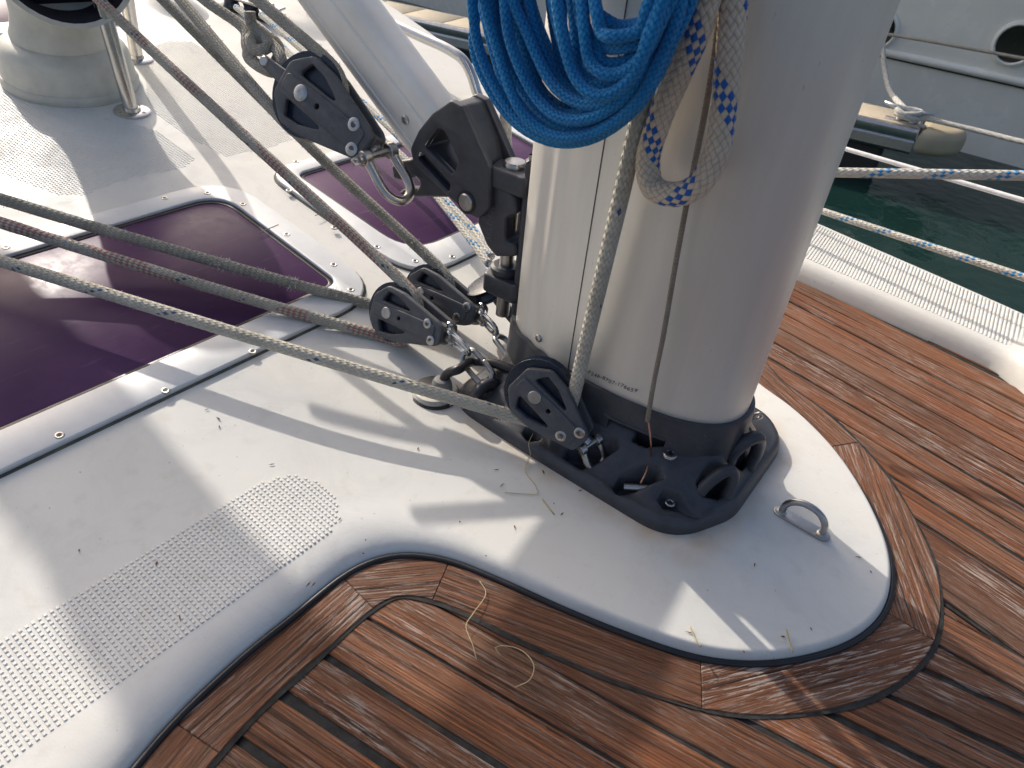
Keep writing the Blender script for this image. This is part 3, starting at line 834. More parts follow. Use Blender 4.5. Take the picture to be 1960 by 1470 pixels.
V = np.stack([X, Y, Z-.0005], -1).reshape(-1, 3)
ny = len(ys); F = []
for i in range(len(xs)-1):
    for j in range(ny-1):
        if inside[i, j] or inside[i+1, j] or inside[i, j+1] or inside[i+1, j+1]: F.append([i*ny+j, (i+1)*ny+j, (i+1)*ny+j+1, i*ny+j+1])
used = sorted({k for f in F for k in f}); rm = {k: q for q, k in enumerate(used)}
# snap the rim to the outline so that the edge is clean
VV = V[used]
op = np.array(out_st)
# clean rounded flank swept along the outline
ol3, _ = resample([(x, y, 0) for x, y in out_st]+[(*out_st[0], 0)], .003); ol = ol3[:-1, :2]
tg = np.roll(ol, -1, 0)-np.roll(ol, 1, 0); tg /= np.linalg.norm(tg, axis=1)[:, None]; nin = np.column_stack([-tg[:, 1], tg[:, 0]])
sk_r = []
for d_ in (0, .0002, .0008, .0018, .0032, .005, .0068, .0086):
    p = ol+nin*d_; zz = step_h(p[:, 0], p[:, 1])[0] if d_ > 0 else np.full(len(p), -.003)
    if d_ < .0065: zz = np.minimum(zz, 1) if d_ == 0 else .0185*(1-(1-d_/.010)**2.4)**(1/2.4)+0*zz-.0004
    sk_r.append([tuple(q) for q in np.column_stack([p, zz])])
fl = loft(sk_r, False)
mk('casting', *merge([(VV, [[rm[k] for k in f] for f in F]), fl]), CAST, stepb, angle=None)
# collar that the mast tube stands in, with a drain mouth facing the photographer
CR = [(mast_ring(180, o_), z) for o_, z in ((.0090, .030), (.0085, .056), (.0078, .075), (.0070, .098), (.0056, .1045), (.0008, .1050))]
xr = mast_ring(180)
gap = lambda i, k: i < 3 and i > 0 and False or i < 2 and xr[k][1] < 0 and .045 < xr[k][0] < .112
mk('collar', *loft([ringz(P, z) for P, z in CR], False, gap), CAST, stepb, angle=50)
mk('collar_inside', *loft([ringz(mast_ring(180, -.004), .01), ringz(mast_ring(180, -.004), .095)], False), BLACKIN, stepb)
mk('drain_lintel', *tube([(x, mast_y(x)-.0070, .0760) for x in np.linspace(.042, .116, 8)], .0026, 8), CAST, stepb)
# rope eyes standing on the casting
def arch(name, p0, p1, h, r, lean, parent, mat=CAST, n=10):
    p0 = np.asarray(p0, float); p1 = np.asarray(p1, float); up = V3(0, 0, 1)*h+np.asarray(lean)
    P = [p0-V3(0, 0, .012)]+[p0*(1-q)+p1*q+up*math.sin(math.pi*min(max(q, 0), 1))**.62 for q in np.linspace(.0, 1, 13)]+[p1-V3(0, 0, .012)]
    return mk(name, *tube(P, r, n, .003), mat, parent, angle=None)
arch('rope_eye', on_base(1343, 935)-V3(0, 0, .004), on_base(1390, 948)-V3(0, 0, .002), .034, .0072, (.006, .010, 0), stepb)
arch('rope_eye', on_base(1402, 866)-V3(0, 0, .004), on_base(1436, 888)-V3(0, 0, .002), .040, .0078, (.008, .002, 0), stepb)
arch('rope_eye', at_z(905, 770, .020), at_z(948, 742, .026), .016, .0075, (0, 0, 0), stepb)
arch('rope_eye', at_z(955, 730, .022), at_z(992, 700, .026), .020, .0080, (0, 0, 0), stepb)
def on_step(px, py):
    r = ray(px, py)
    ts_ = np.arange(.4, 1.2, .0006); Q = CAM+ts_[:, None]*r; hz_ = step_h(Q[:, 0], Q[:, 1])[0]
    hit = np.where((Q[:, 2] < .08) & (Q[:, 2] < hz_))[0]
    return Q[hit[0]] if len(hit) else at_z(px, py, .02)
def pan_screw(px, py, z, r, parent, mat=STEELW):
    p = on_step(px, py)+V3(.002, -.003, .0026); s = screw_at(p, (0, 0, 1), parent, r/.0052)
    for a_ in (.5, .5+math.pi/2):
        mk('screw_slot', *box(p+V3(0, 0, r*.16), (r*.5, r*.12, r*.06), (math.cos(a_), math.sin(a_), 0), (-math.sin(a_), math.cos(a_), 0), bev=.0002), RUBBER, parent)
pan_screw(1281, 868, .032, .0085, stepb); pan_screw(1281, 961, .014, .0062, stepb)
mk('cross_pin', *tube([on_base(1196, 925)-V3(0, 0, .006), on_base(1256, 915)-V3(0, 0, .014)+V3(.012, .006, 0)], .0045, 12), STEELW, stepb)
text_mesh('L', .012, lambda x, y: tuple(at_y(1346, 832, -.0665)+V3(x*.9, -.001-x*.15, y*.9)), CHALK, 'chalk_mark', stepb, .2, -.0006)

# ------------------------------------------------------------------ shackles, links
def shackle(name, label, pin_c, pin_dir, bow_dir, L, W, r, mat, group=None, parent=None, pin_ext=.006, eye=True):
    """D shackle: pin centre, pin axis, direction to the bow"""
    pd = np.asarray(pin_dir, float); pd /= np.linalg.norm(pd); bd = np.asarray(bow_dir, float); bd -= pd*(bd@pd); bd /= np.linalg.norm(bd)
    t = empty(name, pin_c, label, 'shackle', group) if parent is None else parent
    h = W/2
    P = [pin_c+pd*h-bd*r*.6, pin_c+pd*h+bd*L*.25, pin_c+pd*h*1.05+bd*L*.55]
    for a in np.linspace(0, math.pi, 9)[1:-1]: P.append(pin_c+pd*h*1.05*math.cos(a)+bd*(L*.6+L*.4*math.sin(a)))
    P += [pin_c-pd*h*1.05+bd*L*.55, pin_c-pd*h+bd*L*.25, pin_c-pd*h-bd*r*.6]
    mk('shackle_bow', *tube(P, r, 12, .002), mat, t, angle=None)
    for s in (-1, 1): mk('shackle_ear', *lathe([(r*1.55, -r*.9), (r*1.7, -r*.7), (r*1.7, r*.7), (r*1.55, r*.9)], pin_c+pd*h*s, pd, 18), mat, t)
    mk('shackle_pin', *lathe([(r*.85, -h-r), (r*.85, h+r+.003), (r*1.1, h+r+.003), (r*1.1, h+r+.005)], pin_c, pd, 14), mat, t)
    if eye:
        e = pin_c+pd*(h+r+.005+pin_ext)
        bx = np.cross(pd, bd)
        VF = plate2d(rounded([(-.005, -.0058), (.0075, -.0050), (.0085, 0), (.0075, .0050), (-.005, .0058)], .003, 4), [circle((.003, 0), .0022, 12)], .0016, .0005)
        mk('pin_eye', *place(VF, e-pd*.004, pd, bd, bx), mat, t)
    return t
def link(name, label, c, d, n, L, W, r, mat, group):
    """one oval chain link: centre, long axis, plane normal"""
    d = np.asarray(d, float); d /= np.linalg.norm(d); n = np.asarray(n, float); n -= d*(n@d); n /= np.linalg.norm(n); s = np.cross(n, d)
    P = []
    for a in np.linspace(0, 2*math.pi, 29): 
        ca, sa = math.cos(a), math.sin(a)
        P.append(c+s*W/2*ca+d*(L/2-W/2)*np.sign(sa)*min(1, abs(sa)*3)+d*W/2*sa)
    o = mk(name, *tube(P, r, 10, .0025), mat, angle=None)
    tag(o, label, 'chain link', group); return o

# ------------------------------------------------------------------ rope blocks
def block(label, S, tail, nrm, R, mat=CHEEK, becket=None, gap=.010, th=.0045, bolts=True, mirror=1, group=None):
    """S sheave centre; tail the far end; nrm the cheek normal (towards the viewer)"""
    S = np.asarray(S, float); tail = np.asarray(tail, float)
    ex = tail-S; L = np.linalg.norm(ex); ex /= L
    ez = np.asarray(nrm, float); ez -= ex*(ez@ex); ez /= np.linalg.norm(ez); ey = np.cross(ez, ex)
    t = empty('rope_block', tail, label, 'pulley block', group)
    k = R/.036
    ol = rounded([(-.029*k, -.017*k), (-.029*k, .017*k), (-.008*k, .036*k), (.020*k, .034*k), (L-.006, .017*k), (L+.004, .012*k), (L+.004, -.012*k), (L-.006, -.017*k), (.020*k, -.034*k), (-.008*k, -.036*k)],
                 [.012*k, .012*k, .014*k, .03*k, .012*k, .008*k, .008*k, .012*k, .03*k, .014*k], 5)
    slots = [rounded([(-.014*k, s*.013*k), (-.006*k, s*.028*k), (.012*k, s*.026*k), (.042*k, s*.014*k)][::s], .003*k, 3) for s in (1, -1)]
    for s in (1, -1):
        c = S+ez*s*(gap+th)
        VF = plate2d(ol, slots+[circle((.022*k, 0), .0028*k, 12)], th, .0022, 2)
        mk('cheek', *place(VF, c, ex, ey, ez), mat, t, angle=40)
        # raised web between the slots
        if s == 1:
            web = rounded([(-.024*k, -.008*k), (-.024*k, .008*k), (.028*k, .011*k), (L-.006, .011*k), (L-.006, -.011*k), (.028*k, -.011*k)], .005*k, 4)
            mk('cheek_web', *place(plate2d(web, [circle((.022*k, 0), .0028*k, 12)], .0022, .0012, 2), c+ez*th, ex, ey, ez), mat, t, angle=40)
    for s in (1,):
        f = S+ez*(gap+2*th+.0018)
        mk('axle_head', *lathe([(.0078*k, -.002), (.0078*k, .0009), (.0068*k, .0017), (.0028*k, .0017), (.0024*k, .0010), (.0003, .0010)], f, ez, 22, cap=False), STEELW, t)
        for a_, b_ in ((L-.019*k, .0095*k), (L-.008*k, -.0095*k)):
            mk('cheek_bolt', *lathe([(.0066*k, -.002), (.0066*k, .0007), (.0056*k, .0013), (.0030*k, .0013), (.0026*k, .0004), (.0003, .0004)], f-ez*.0006+ex*a_+ey*b_*mirror, ez, 20, cap=False), STEELW, t)
        # embossed shield emblem
        em = [(-.006, -.004), (-.001, -.0062), (.005, -.004), (.0085, 0), (.005, .004), (-.001, .0062), (-.006, .004), (-.0035, .0016), (-.0068, 0), (-.0035, -.0016), (-.006, -.004)]
        mk('emblem', *tube([f-ez*.0014+ex*(.036*k+a_*k)+ey*b_*k for a_, b_ in em], .00042, 6), mat, t)
    pr = [(.006*k, -gap*.86), (R*.90, -gap*.86), (R*1.13, -gap*.84), (R*1.14, -gap*.70), (R*1.02, -gap*.5), (R*.93, -gap*.2), (R*.91, 0), (R*.93, gap*.2), (R*1.02, gap*.5), (R*1.14, gap*.70), (R*1.13, gap*.84), (R*.90, gap*.86), (.006*k, gap*.86)]
    mk('sheave', *lathe(pr, S, ez, 40, cap=False), SHEAVE, t)
    mk('axle', *lathe([(.006*k, -gap), (.006*k, gap)], S, ez, 16), STEELW, t)
    mk('head_post', *lathe([(.0075*k, -.004), (.0075*k, .014), (.0062*k, .0155)], S+ex*(L-.004), ex, 20), STEELW, t)
    mk('spacer', *box(S+ex*(L-.008), (.010*k, .012*k, gap), ex, ey, ez, .002), mat, t)
    if becket is not None:
        b = np.asarray(becket, float); bl = np.linalg.norm(b-S); bx = (S-b)/bl; by = np.cross(ez, bx)
        arm = rounded([(-.009, -.007), (-.009, .007), (bl*.6, .011), (bl+.012, .012), (bl+.012, -.012), (bl*.6, -.011)], .005, 5)
        for s in (1, -1):
            mk('becket_arm', *place(plate2d(arm, [], .003, .0016, 2), b+ez*s*(gap+.0055 if s > 0 else gap+.003), bx, by, ez), mat, t, angle=40)
        mk('becket_pin', *lathe([(.0065, -gap-.005), (.0065, gap+.0092), (.0056, gap+.0102)], b, ez, 20), STEELW, t)
    return t, S, ex, ey, ez

RR = .0079
NY = V3(.30, -.85, .38); NY /= np.linalg.norm(NY)
def face_block(label, s_px, t_px, ys, yt, R, nrm=NY, becket=None, **kw):
    n = np.asarray(nrm, float); n = n/np.linalg.norm(n); off = n*.0195
    S = at_y(*s_px, ys)-off; T = at_y(*t_px, yt)-off
    b = None if becket is None else at_y(*becket, ys)-off
    return block(label, S, T, n, R, becket=b, **kw)
BA = face_block('nearer of two grey pulley blocks shackled to chain links, red-flecked rope round it', (746, 601), (843, 645), -.112, -.105, .0365, group=None)
BB = face_block('grey pulley block half hidden behind its twin, on a chain link by the mast', (811, 563), (905, 607), -.034, -.030, .0365, mirror=-1)
BC = face_block('grey pulley block standing on the mast step with halyard turning up the mast', (1022, 758), (1106, 846), -.132, -.124, .037, nrm=V3(.22, -.90, .32), mirror=-1)
BD = face_block('large grey pulley block with knotted rope becket, hanging from the vang', (584, 184), (702, 284), -.078, -.070, .049, nrm=V3(.50, -.80, .30), becket=(511, 122))

def wrap(B, p_in, p_out, sgn, r, extra=0.):
    """rope path: straight from p_in to the sheave, round it, straight to p_out; sgn +1 counter-clockwise seen along the cheek normal"""
    t, S, ex, ey, ez = B
    R = t.get('_R', .036)
    def loc(p): d = np.asarray(p)-S; return np.array([d@ex, d@ey])
    rho = R
    def tang(q, s):
        d = np.linalg.norm(q); a = math.atan2(q[1], q[0]); b = math.acos(min(1, rho/d)); return a+s*b
    a0 = tang(loc(p_in), sgn); a1 = tang(loc(p_out), -sgn)
    while sgn*(a1-a0) < 0: a1 += sgn*2*math.pi
    while sgn*(a1-a0) > 2*math.pi: a1 -= sgn*2*math.pi
    arc_ = [S+ex*rho*math.cos(a)+ey*rho*math.sin(a) for a in np.linspace(a0, a1, 10)]
    return [np.asarray(p_in)]+arc_+[np.asarray(p_out)]
def setR(B, R): B[0]['_R'] = R
for B_, r_ in ((BA, .0365), (BB, .0365), (BC, .037), (BD, .049)): setR(B_, r_*.91+RR*.8)
def straight(a, b, n=6, sag=0.):
    return [np.asarray(a)*(1-q)+np.asarray(b)*q-V3(0, 0, sag*4*q*(1-q)) for q in np.linspace(0, 1, n)]
def ext(a, b, L):
    """continue from a through b by L metres"""
    d = np.asarray(b)-np.asarray(a); return np.asarray(b)+d/np.linalg.norm(d)*L
def rope(name, label, path, r, mat, fz=0, fl=.004, seed=0, group=None, n=16, step=.004, braid=0., plaits=8, pitch=.55, fcol=None, lo=0., hi=1., tufts=None):
    V, F, uv, PT = rope_mesh(path, r, n, step, braid, plaits, pitch)
    t = mk(name, V, F, mat, None, True, uv, None)
    tag(t, label, 'rope', group)
    if fz:
        mk('frayed_fibres', *fuzz(PT, r, fz, fl, seed, lo, hi), fcol or FIB, t, smooth=False)['kind'] = 'stuff'
    if tufts:
        g2 = np.random.default_rng(seed+50); Vt = []; Ft = []
        for _ in range(34):
            c_ = g2.uniform(*tufts); v_, f_ = fuzz(PT, r, 14, .006, int(g2.integers(1e6)), c_, c_+.004, .0005); k_ = len(Vt); Vt += list(v_); Ft += [[q+k_ for q in f2] for f2 in f_]
        mk('pale_tufts', Vt, Ft, FIBW, t, smooth=False)['kind'] = 'stuff'
    return t
FIB = m_plain('loose rope fibres', (.46, .44, .38), .9, 0, 60, .2, 0)
FIBW = m_plain('pale rope fibres', (.68, .67, .63), .9, 0, 60, .1, 0)
# --- red-flecked line round the nearer block
p1 = at_y(190, 0, -.115); p1e = ext(BA[1], p1, .35)
p2 = on_roof(-70, 404, .062)
P = wrap(BA, p1, p2, -1, RR); P = [p1e]+P[:-1]+straight(P[-2], p2, 5, .004)[1:]+[ext(P[-2], p2, .5)]
rope('rope', 'weathered grey rope with red flecks turning back round the nearer block', P, RR, R_RED, 2200, .0032, 1)
# --- frayed grey line through the block behind
q1 = at_y(600, 288, -.012); q0 = at_y(312, 0, -.035); q2 = on_roof(-70, 360, .078)
P = wrap(BB, q1, q2, -1, RR); P = [ext(q1, q0, .3), q0]+P[:-1]+straight(P[-2], q2, 5, .004)[1:]+[ext(P[-2], q2, .5)]
rope('rope', 'darkest grey rope with white frayed tufts, topmost of the three crossing the window', P, RR, R_GREYD, 2600, .004, 2, fcol=FIB, tufts=(.40, .62))
# --- tackle part round the big block
a1 = at_y(346, 0, -.055); a2 = at_y(494, 0, -.055)
P = wrap(BD, a1, a2, 1, RR); P2 = wrap(BD, a1, a2, -1, RR)
L1 = sum(np.linalg.norm(np.diff(P, axis=0), axis=1)); L2 = sum(np.linalg.norm(np.diff(P2, axis=0), axis=1))
mid = np.mean(P[1:-1], 0); tailv = BD[2]
if (np.mean(P2[1:-1], 0)-BD[1])@tailv > (mid-BD[1])@tailv: P = P2
P = [ext(P[1], a1, .25)]+P+[ext(P[-2], a2, .25)]
rope('rope', 'fuzzy grey tackle rope running up both sides of the large hanging block', P, RR, R_GREY, 1500, .004, 3)
# --- becket line with its stopper knot
bk = at_y(511, 122, -.078)-BD[4]*.0195
kc = at_y(505, 96, -.048)
b0 = at_y(392, 0, -.06)
def kn(a, b, c): return kc+V3(a, b, c)
P = [ext(kc, b0, .25), b0, kn(-.040, .0, .018), kn(-.018, -.014, .002), kn(.004, -.018, -.014), kn(.020, -.004, -.016), kn(.016, .014, .002), kn(-.004, .014, .014),
     kn(-.020, .002, .006), kn(-.016, -.016, -.008), bk+V3(-.004, -.004, -.006), bk+V3(.008, 0, .0), bk+V3(.002, .008, .010), kn(.004, .004, .012), kn(-.008, -.012, .016), kn(.006, -.018, .004), kn(.018, -.006, .008), kn(.004, .002, .020), kn(-.014, -.004, .030), kn(-.016, -.004, .046)]
rope('rope', 'tan grey rope knotted to the becket of the large hanging block', P, RR*.97, R_GREY, 300, .003, 4, step=.003)
# --- halyard: under the sheave on the mast step and up the mast
h2 = at_y(1288, 0, -.118); h0 = on_roof(-70, 470, .050)
P = wrap(BC, h0, h2, 1, RR)
if (np.mean(P[1:-1], 0)-BC[1])[2] > 0.01: P = wrap(BC, h0, h2, -1, RR)
tan_in = P[1]
P = straight(ext(tan_in, h0, .5), tan_in, 8, .006)[:-1]+P[1:-1]
up0 = P[-1]
hal_low = straight(up0, at_y(1183, 400, -.112), 4)
rope('halyard', 'beige halyard led under the standing block and up the near face of the mast', P+[hal_low[1], hal_low[3], at_y(1240, 160, -.114), h2, ext(at_y(1240, 160, -.114), h2, .5)], RR, R_HAL, 3000, .0028, 6, fcol=FIBW)
# --- cream rope loop with blue checks
lp = [(1382, -190), (1362, -60), (1342, 40), (1300, 140), (1262, 230), (1240, 310), (1250, 358), (1290, 372), (1335, 355), (1368, 300), (1385, 210), (1397, 100), (1404, 0), (1408, -150)]
yy = [-.125, -.125, -.122, -.118, -.116, -.114, -.116, -.118, -.118, -.114, -.110, -.108, -.108, -.108]
rope('rope_loop', 'thick cream rope loop with blue checks hanging against the mast', [at_y(*q, y) for q, y in zip(lp, yy)], .0104, R_LOOP, 500, .002, 7, n=40, step=.0016, braid=.0007, plaits=10, pitch=.75, fcol=FIBW)
# --- thin line down the mast face
tl = [(1392, -120), (1374, 60), (1352, 200), (1322, 350), (1294, 500), (1270, 640), (1250, 740), (1239, 806)]
rope('thin_line', 'thin brown line hanging straight down the near face of the mast', [at_y(*q, -.088 if i < 6 else -.090) for i, q in enumerate(tl)], .0026, R_THIN, 260, .0016, 8, n=12)
tag(mk('copper_wire', *tube([at_y(1241, 806, -.090), at_y(1246, 850, -.094), at_z(1243, 880, .045), at_z(1236, 905, .038), at_z(1226, 925, .030)], .0011, 8, .003), m_metal('copper', (.55, .30, .20), .35), angle=None), 'thin copper wire hanging from the end of the brown line', 'wire')

# --- bright blue coil
def coil_path():
    g = np.random.default_rng(3)
    # left edge x, left waist, bottom (x, y), right x at the top, distance in front of the mast
    L0 = []
    for k in range(18):
        q = k/17; L0.append((898+112*q+g.normal(0, 5), 922+112*q+g.normal(0, 5), 1070+60*q+g.normal(0, 10), 272-88*q+g.normal(0, 3), 1322-55*g.random(), -.128-.0125*((k*3) % 5)))
    for k in range(10):
        q = k/9; L0.append((1050+62*q+g.normal(0, 4), 1066+55*q+g.normal(0, 4), 1140+30*q+g.normal(0, 8), 196-75*q+g.normal(0, 3), 1300-55*g.random(), -.146-.0125*((k*2) % 5)))
    L0 += [(1128, 1130, 1176, 72, 1246, -.196), (1140, 1146, 1190, 52, 1262, -.182), (1104, 1112, 1170, 92, 1285, -.186), (1010, 1030, 1120, 150, 1330, -.128)]
    L = L0 or [(900, 925, 1075, 268, 1318, -.150), (908, 940, 1085, 256, 1300, -.168), (925, 955, 1082, 240, 1290, -.150), (940, 972, 1100, 230, 1322, -.140), (958, 990, 1095, 214, 1280, -.172),
         (975, 1003, 1105, 205, 1270, -.158), (990, 1020, 1110, 190, 1296, -.146), (1012, 1038, 1118, 186, 1260, -.178), (1060, 1066, 1150, 172, 1262, -.186), (1075, 1088, 1160, 158, 1290, -.166),
         (1090, 1110, 1165, 138, 1250, -.188), (1128, 1130, 1180, 66, 1240, -.196), (1140, 1145, 1195, 50, 1262, -.180), (932, 960, 1090, 262, 1308, -.134), (1040, 1052, 1130, 120, 1330, -.140), (1100, 1108, 1176, 30, 1275, -.165)]
    P = []
    for xl, xw, xb, yb, xr_, d in L:
        j = lambda s=5: g.normal(0, s)
        top = -150+j(6)
        h = yb-10
        pts = [(xl-6+j(), top), (xl+j(), -40), (xw+j(), yb*.36), (xb-(xb-xw)*.62+j(3), yb-h*.20), (xb-(xb-xw)*.18, yb-2), (xb+(xr_-xb)*.22, yb-3), (xb+(xr_-xb)*.60+j(3), yb-h*.24), (xr_-(xr_-xb)*.16, yb*.38), (xr_+6+j(), -30), (xr_+14+j(), top)]
        for k, q in enumerate(pts): P.append(at_y(q[0], q[1], d-.010*math.sin(math.pi*k/9)+g.normal(0, .002)))
        mid_ = at_y((xl+xr_)/2, -235+j(10), d+.01); P.append(mid_)
    return P
rope('rope_coil', 'bright blue braided rope coil hanging in many loops on the mast', coil_path(), .0045, R_BLUE, 0, n=22, step=.0020, braid=.0005, plaits=7, pitch=.8)

# --- white and blue control lines behind the vang
wb = [[(452, 14), (520, 70), (600, 150), (690, 235), (770, 300)], [(500, 28), (560, 80), (640, 150), (720, 220), (790, 290), (855, 385), (905, 440), (940, 492)]]
for i, (w_, lab) in enumerate(zip(wb, ['white and blue control line, left of two running behind the vang', 'white and blue control line, right of two, leading to the sheave at the mast'])):
    path = [on_roof(*q, h=.055-.0*k) for k, q in enumerate(w_)]
    if i == 0: path = path+[on_roof(860, 405, .05), on_roof(936, 505, .05)]
    rope('control_line', lab, path, .0068, R_WB, 500, .002, 20+i, fcol=FIBW)
rope('control_line', 'white and blue line rising from behind the vang fitting past the blue coil', [at_y(972, 575, .05), at_y(966, 450, .06), at_y(969, 300, .07), at_y(966, 180, .07), at_y(962, -120, .07)], .0078, R_WB, 300, .002, 23, fcol=FIBW)

# ------------------------------------------------------------------ shackles and links
def mid(a, b, q=.5): return np.asarray(a)*(1-q)+np.asarray(b)*q
def tail_of(B, d): return B[1]+B[2]*(np.linalg.norm(np.array(B[0].location)-B[1])+d)
ta_ = tail_of(BA, .010); ea = at_z(944, 738, .034)
shackle('shackle', 'small steel shackle on the nearer chained block, eye pin upwards', ta_, (.05, -.25, 1), ea-ta_, .036, .018, .0034, STEEL)
d = ea-ta_
link('chain_link', 'dark steel chain link holding the nearer block', ta_+d*.62, d, (.3, -.8, .5), .052, .024, .0038, STEELW, None)
link('chain_link', 'upright steel chain link hooked in the aft eye of the mast step', ta_+d*.93, d+V3(0, 0, -.01), (.5, .6, .6), .044, .022, .0038, STEELW, None)
tb_ = tail_of(BB, .010); eb = at_z(990, 690, .034)
shackle('shackle', 'small steel shackle on the block half hidden behind its twin', tb_, (.05, -.25, 1), eb-tb_, .034, .018, .0034, STEEL)
d = eb-tb_
link('chain_link', 'dark steel chain link holding the rear block beside the mast', tb_+d*.75, d, (.3, .3, .9), .052, .024, .0040, STEELW, None)
tc = tail_of(BC, .012)
shackle('shackle', 'steel shackle with bronze pin joining the standing block to the mast step', tc, (.25, 1, .18), V3(.45, -.02, -.75), .032, .024, .0042, STEELW)
td = tail_of(BD, .014); lugp = at_y(790, 350, -.03)
shackle('shackle', 'large worn bow shackle between the hanging block and the vang', td, (-.1, -1, -.05), lugp-td, np.linalg.norm(lugp-td)+.012, .040, .0062, STEELW)
sh = at_z(1412, 822, .055)
shackle('shackle', 'small steel shackle at the forward foot of the mast', sh+V3(0, 0, .010), (.55, .45, .5), V3(-.1, -.1, -1), .034, .018, .0034, STEELW)

# ------------------------------------------------------------------ vang (rigid kicker)
va0 = at_y(826, 243, 0); va1 = at_y(646, 0, 0); vd = (va1-va0)/np.linalg.norm(va1-va0); va0 = va0-vd*.02
vn = np.cross(V3(0, 1, 0), vd); vn /= np.linalg.norm(vn)
vang = empty('boom_vang', at_y(893, 385, 0), 'silver rigid boom vang tube with dark end casting, slanting up from the mast', 'boom vang')
def vsec(p, a=.047, b=.026, e=.0):
    out = []
    for k in range(240):
        t_ = 2*math.pi*k/240; c, s = math.cos(t_), math.sin(t_)
        x = a*math.copysign(abs(c)**(2/3.2), c); y = b*math.copysign(abs(s)**(2/3.2), s)
        # two fine extrusion grooves down each side
        for g_ in (-.022, .016): y *= 1-.06*math.exp(-((x-g_)/.0013)**2)
        out.append(tuple(p+vn*(x+e)+V3(0, 1, 0)*y))
    return out
mk('vang_tube', *loft([vsec(va0), vsec(va0+vd*1.65)]), KICK, vang, angle=60)
mk('tube_rivet', *lathe([(.006, -.001), (.006, .0014), (.0045, .0024), (.003, .0024), (.0026, .0006), (.0003, .0006)], at_y(776, 229, -.0262), (0, -1, 0), 18, cap=False), STEELW, vang)
ex_ = V3(1, 0, 0); ey_ = V3(0, 0, 1); ez_ = V3(0, -1, 0)
def tr(pts, y): return [(p[0], p[2]) for p in (at_y(*q, y) for q in pts)]
YF = -.027
casto = rounded(tr([(862, 192), (884, 204), (915, 275), (936, 322), (936, 400), (915, 420), (890, 408), (790, 312), (784, 285), (800, 250), (826, 218)], YF), [.006, .006, .03, .02, .012, .012, .012, .012, .012, .02, .02], 5)
h1 = rounded(tr([(837, 246), (850, 252), (877, 310), (866, 334), (811, 281)], YF), .004, 4); h2_ = rounded(tr([(799, 292), (806, 292), (861, 352), (858, 368), (800, 306)], YF), .003, 4)
for s in (1, -1):
    c = V3(0, -s*.0215, 0)
    mk('end_cheek', *place(plate2d(casto, [h1, h2_], .0055, .0028, 2), c, ex_, ey_, ez_), CAST, vang, angle=45)
core = rounded(tr([(860, 196), (880, 206), (908, 275), (922, 325), (860, 368), (795, 308), (790, 285), (804, 252)], YF), .01, 5)
mk('end_core', *place(plate2d(core, [h1], .0165, .001), V3(0, 0, 0), ex_, ey_, ez_), CAST, vang, angle=45)
pc = at_y(893, 387, YF)
mk('vang_pin', *lathe([(.0115, -.078), (.0115, .002), (.0100, .0036), (.0005, .0040)], V3(pc[0], YF, pc[2]), (0, -1, 0), 26, cap=False), STEELW, vang)
mk('pin_seat', *lathe([(.0150, -.004), (.0150, .0012), (.0122, .0012)], V3(pc[0], YF, pc[2]), (0, -1, 0), 26, cap=False), RUBBER, vang)
lug = rounded(tr([(750, 318), (762, 308), (800, 302), (880, 378), (775, 377), (764, 368), (772, 362), (800, 362), (806, 348), (796, 338), (770, 345), (754, 342)], -.02), .005, 4)
mk('shackle_lug', *place(plate2d(lug, [], .012, .004, 2), V3(0, -.010, 0), ex_, ey_, ez_), CAST, vang, angle=45)

# ------------------------------------------------------------------ hinge fitting on the mast that carries the vang
goose = empty('vang_hinge', (-.155, 0, .09), 'dark cast hinge fitting bolted to the aft face of the mast', 'mast fitting')
mk('mast_plate', *box((-.1545, .010, .185), (.0090, .024, .120), bev=.007), CAST, goose, angle=45)
def hplate(pts, z, half, name, mat=CAST, bev=.004):
    P = rounded(pts, .009, 6)
    return mk(name, *place(plate2d(P, [], half, bev, 2), V3(0, 0, z), V3(1, 0, 0), V3(0, 1, 0), V3(0, 0, 1)), mat, goose, angle=45)
hplate([(-.15, -.020), (-.15, .035), (-.200, .028), (-.215, .006), (-.205, -.022)], .268, .013, 'hinge_lug')
hplate([(-.15, -.020), (-.15, .035), (-.200, .028), (-.215, .006), (-.205, -.022)], .122, .014, 'hinge_lug')
px_, py_ = -.185, .002
mk('hinge_pin', *lathe([(.0095, .07), (.0095, .281), (.0145, .281), (.0145, .2845), (.0125, .2875), (.004, .2888)], (px_, py_, 0), (0, 0, 1), 26), STEELW, goose)
tog = rounded(tr([(922, 340), (950, 338), (984, 378), (988, 410), (968, 418), (966, 462), (986, 470), (986, 492), (948, 492), (930, 470), (912, 425)], -.018), .006, 4)
mk('toggle', *place(plate2d(tog, [], .018, .004, 2), V3(0, 0, 0), ex_, ey_, ez_), CAST, goose, angle=45)
mk('hinge_washer', *lathe([(.019, .136), (.021, .139), (.021, .145), (.017, .148)], (px_, py_, 0), (0, 0, 1), 24), CAST, goose)
tt = at_y(940, 462, -.0185); tu = at_y(946, 395, -.0185)
ang_t = math.atan2(tu[2]-tt[2], tu[0]-tt[0])
text_mesh('SELDEN', .0125, lambda x, y: (tt[0]+x*math.cos(ang_t)-y*math.sin(ang_t), -.0186, tt[2]+x*math.sin(ang_t)+y*math.cos(ang_t)), m_plain('worn grey relief', (.11, .11, .12), .5), 'raised_lettering', goose)
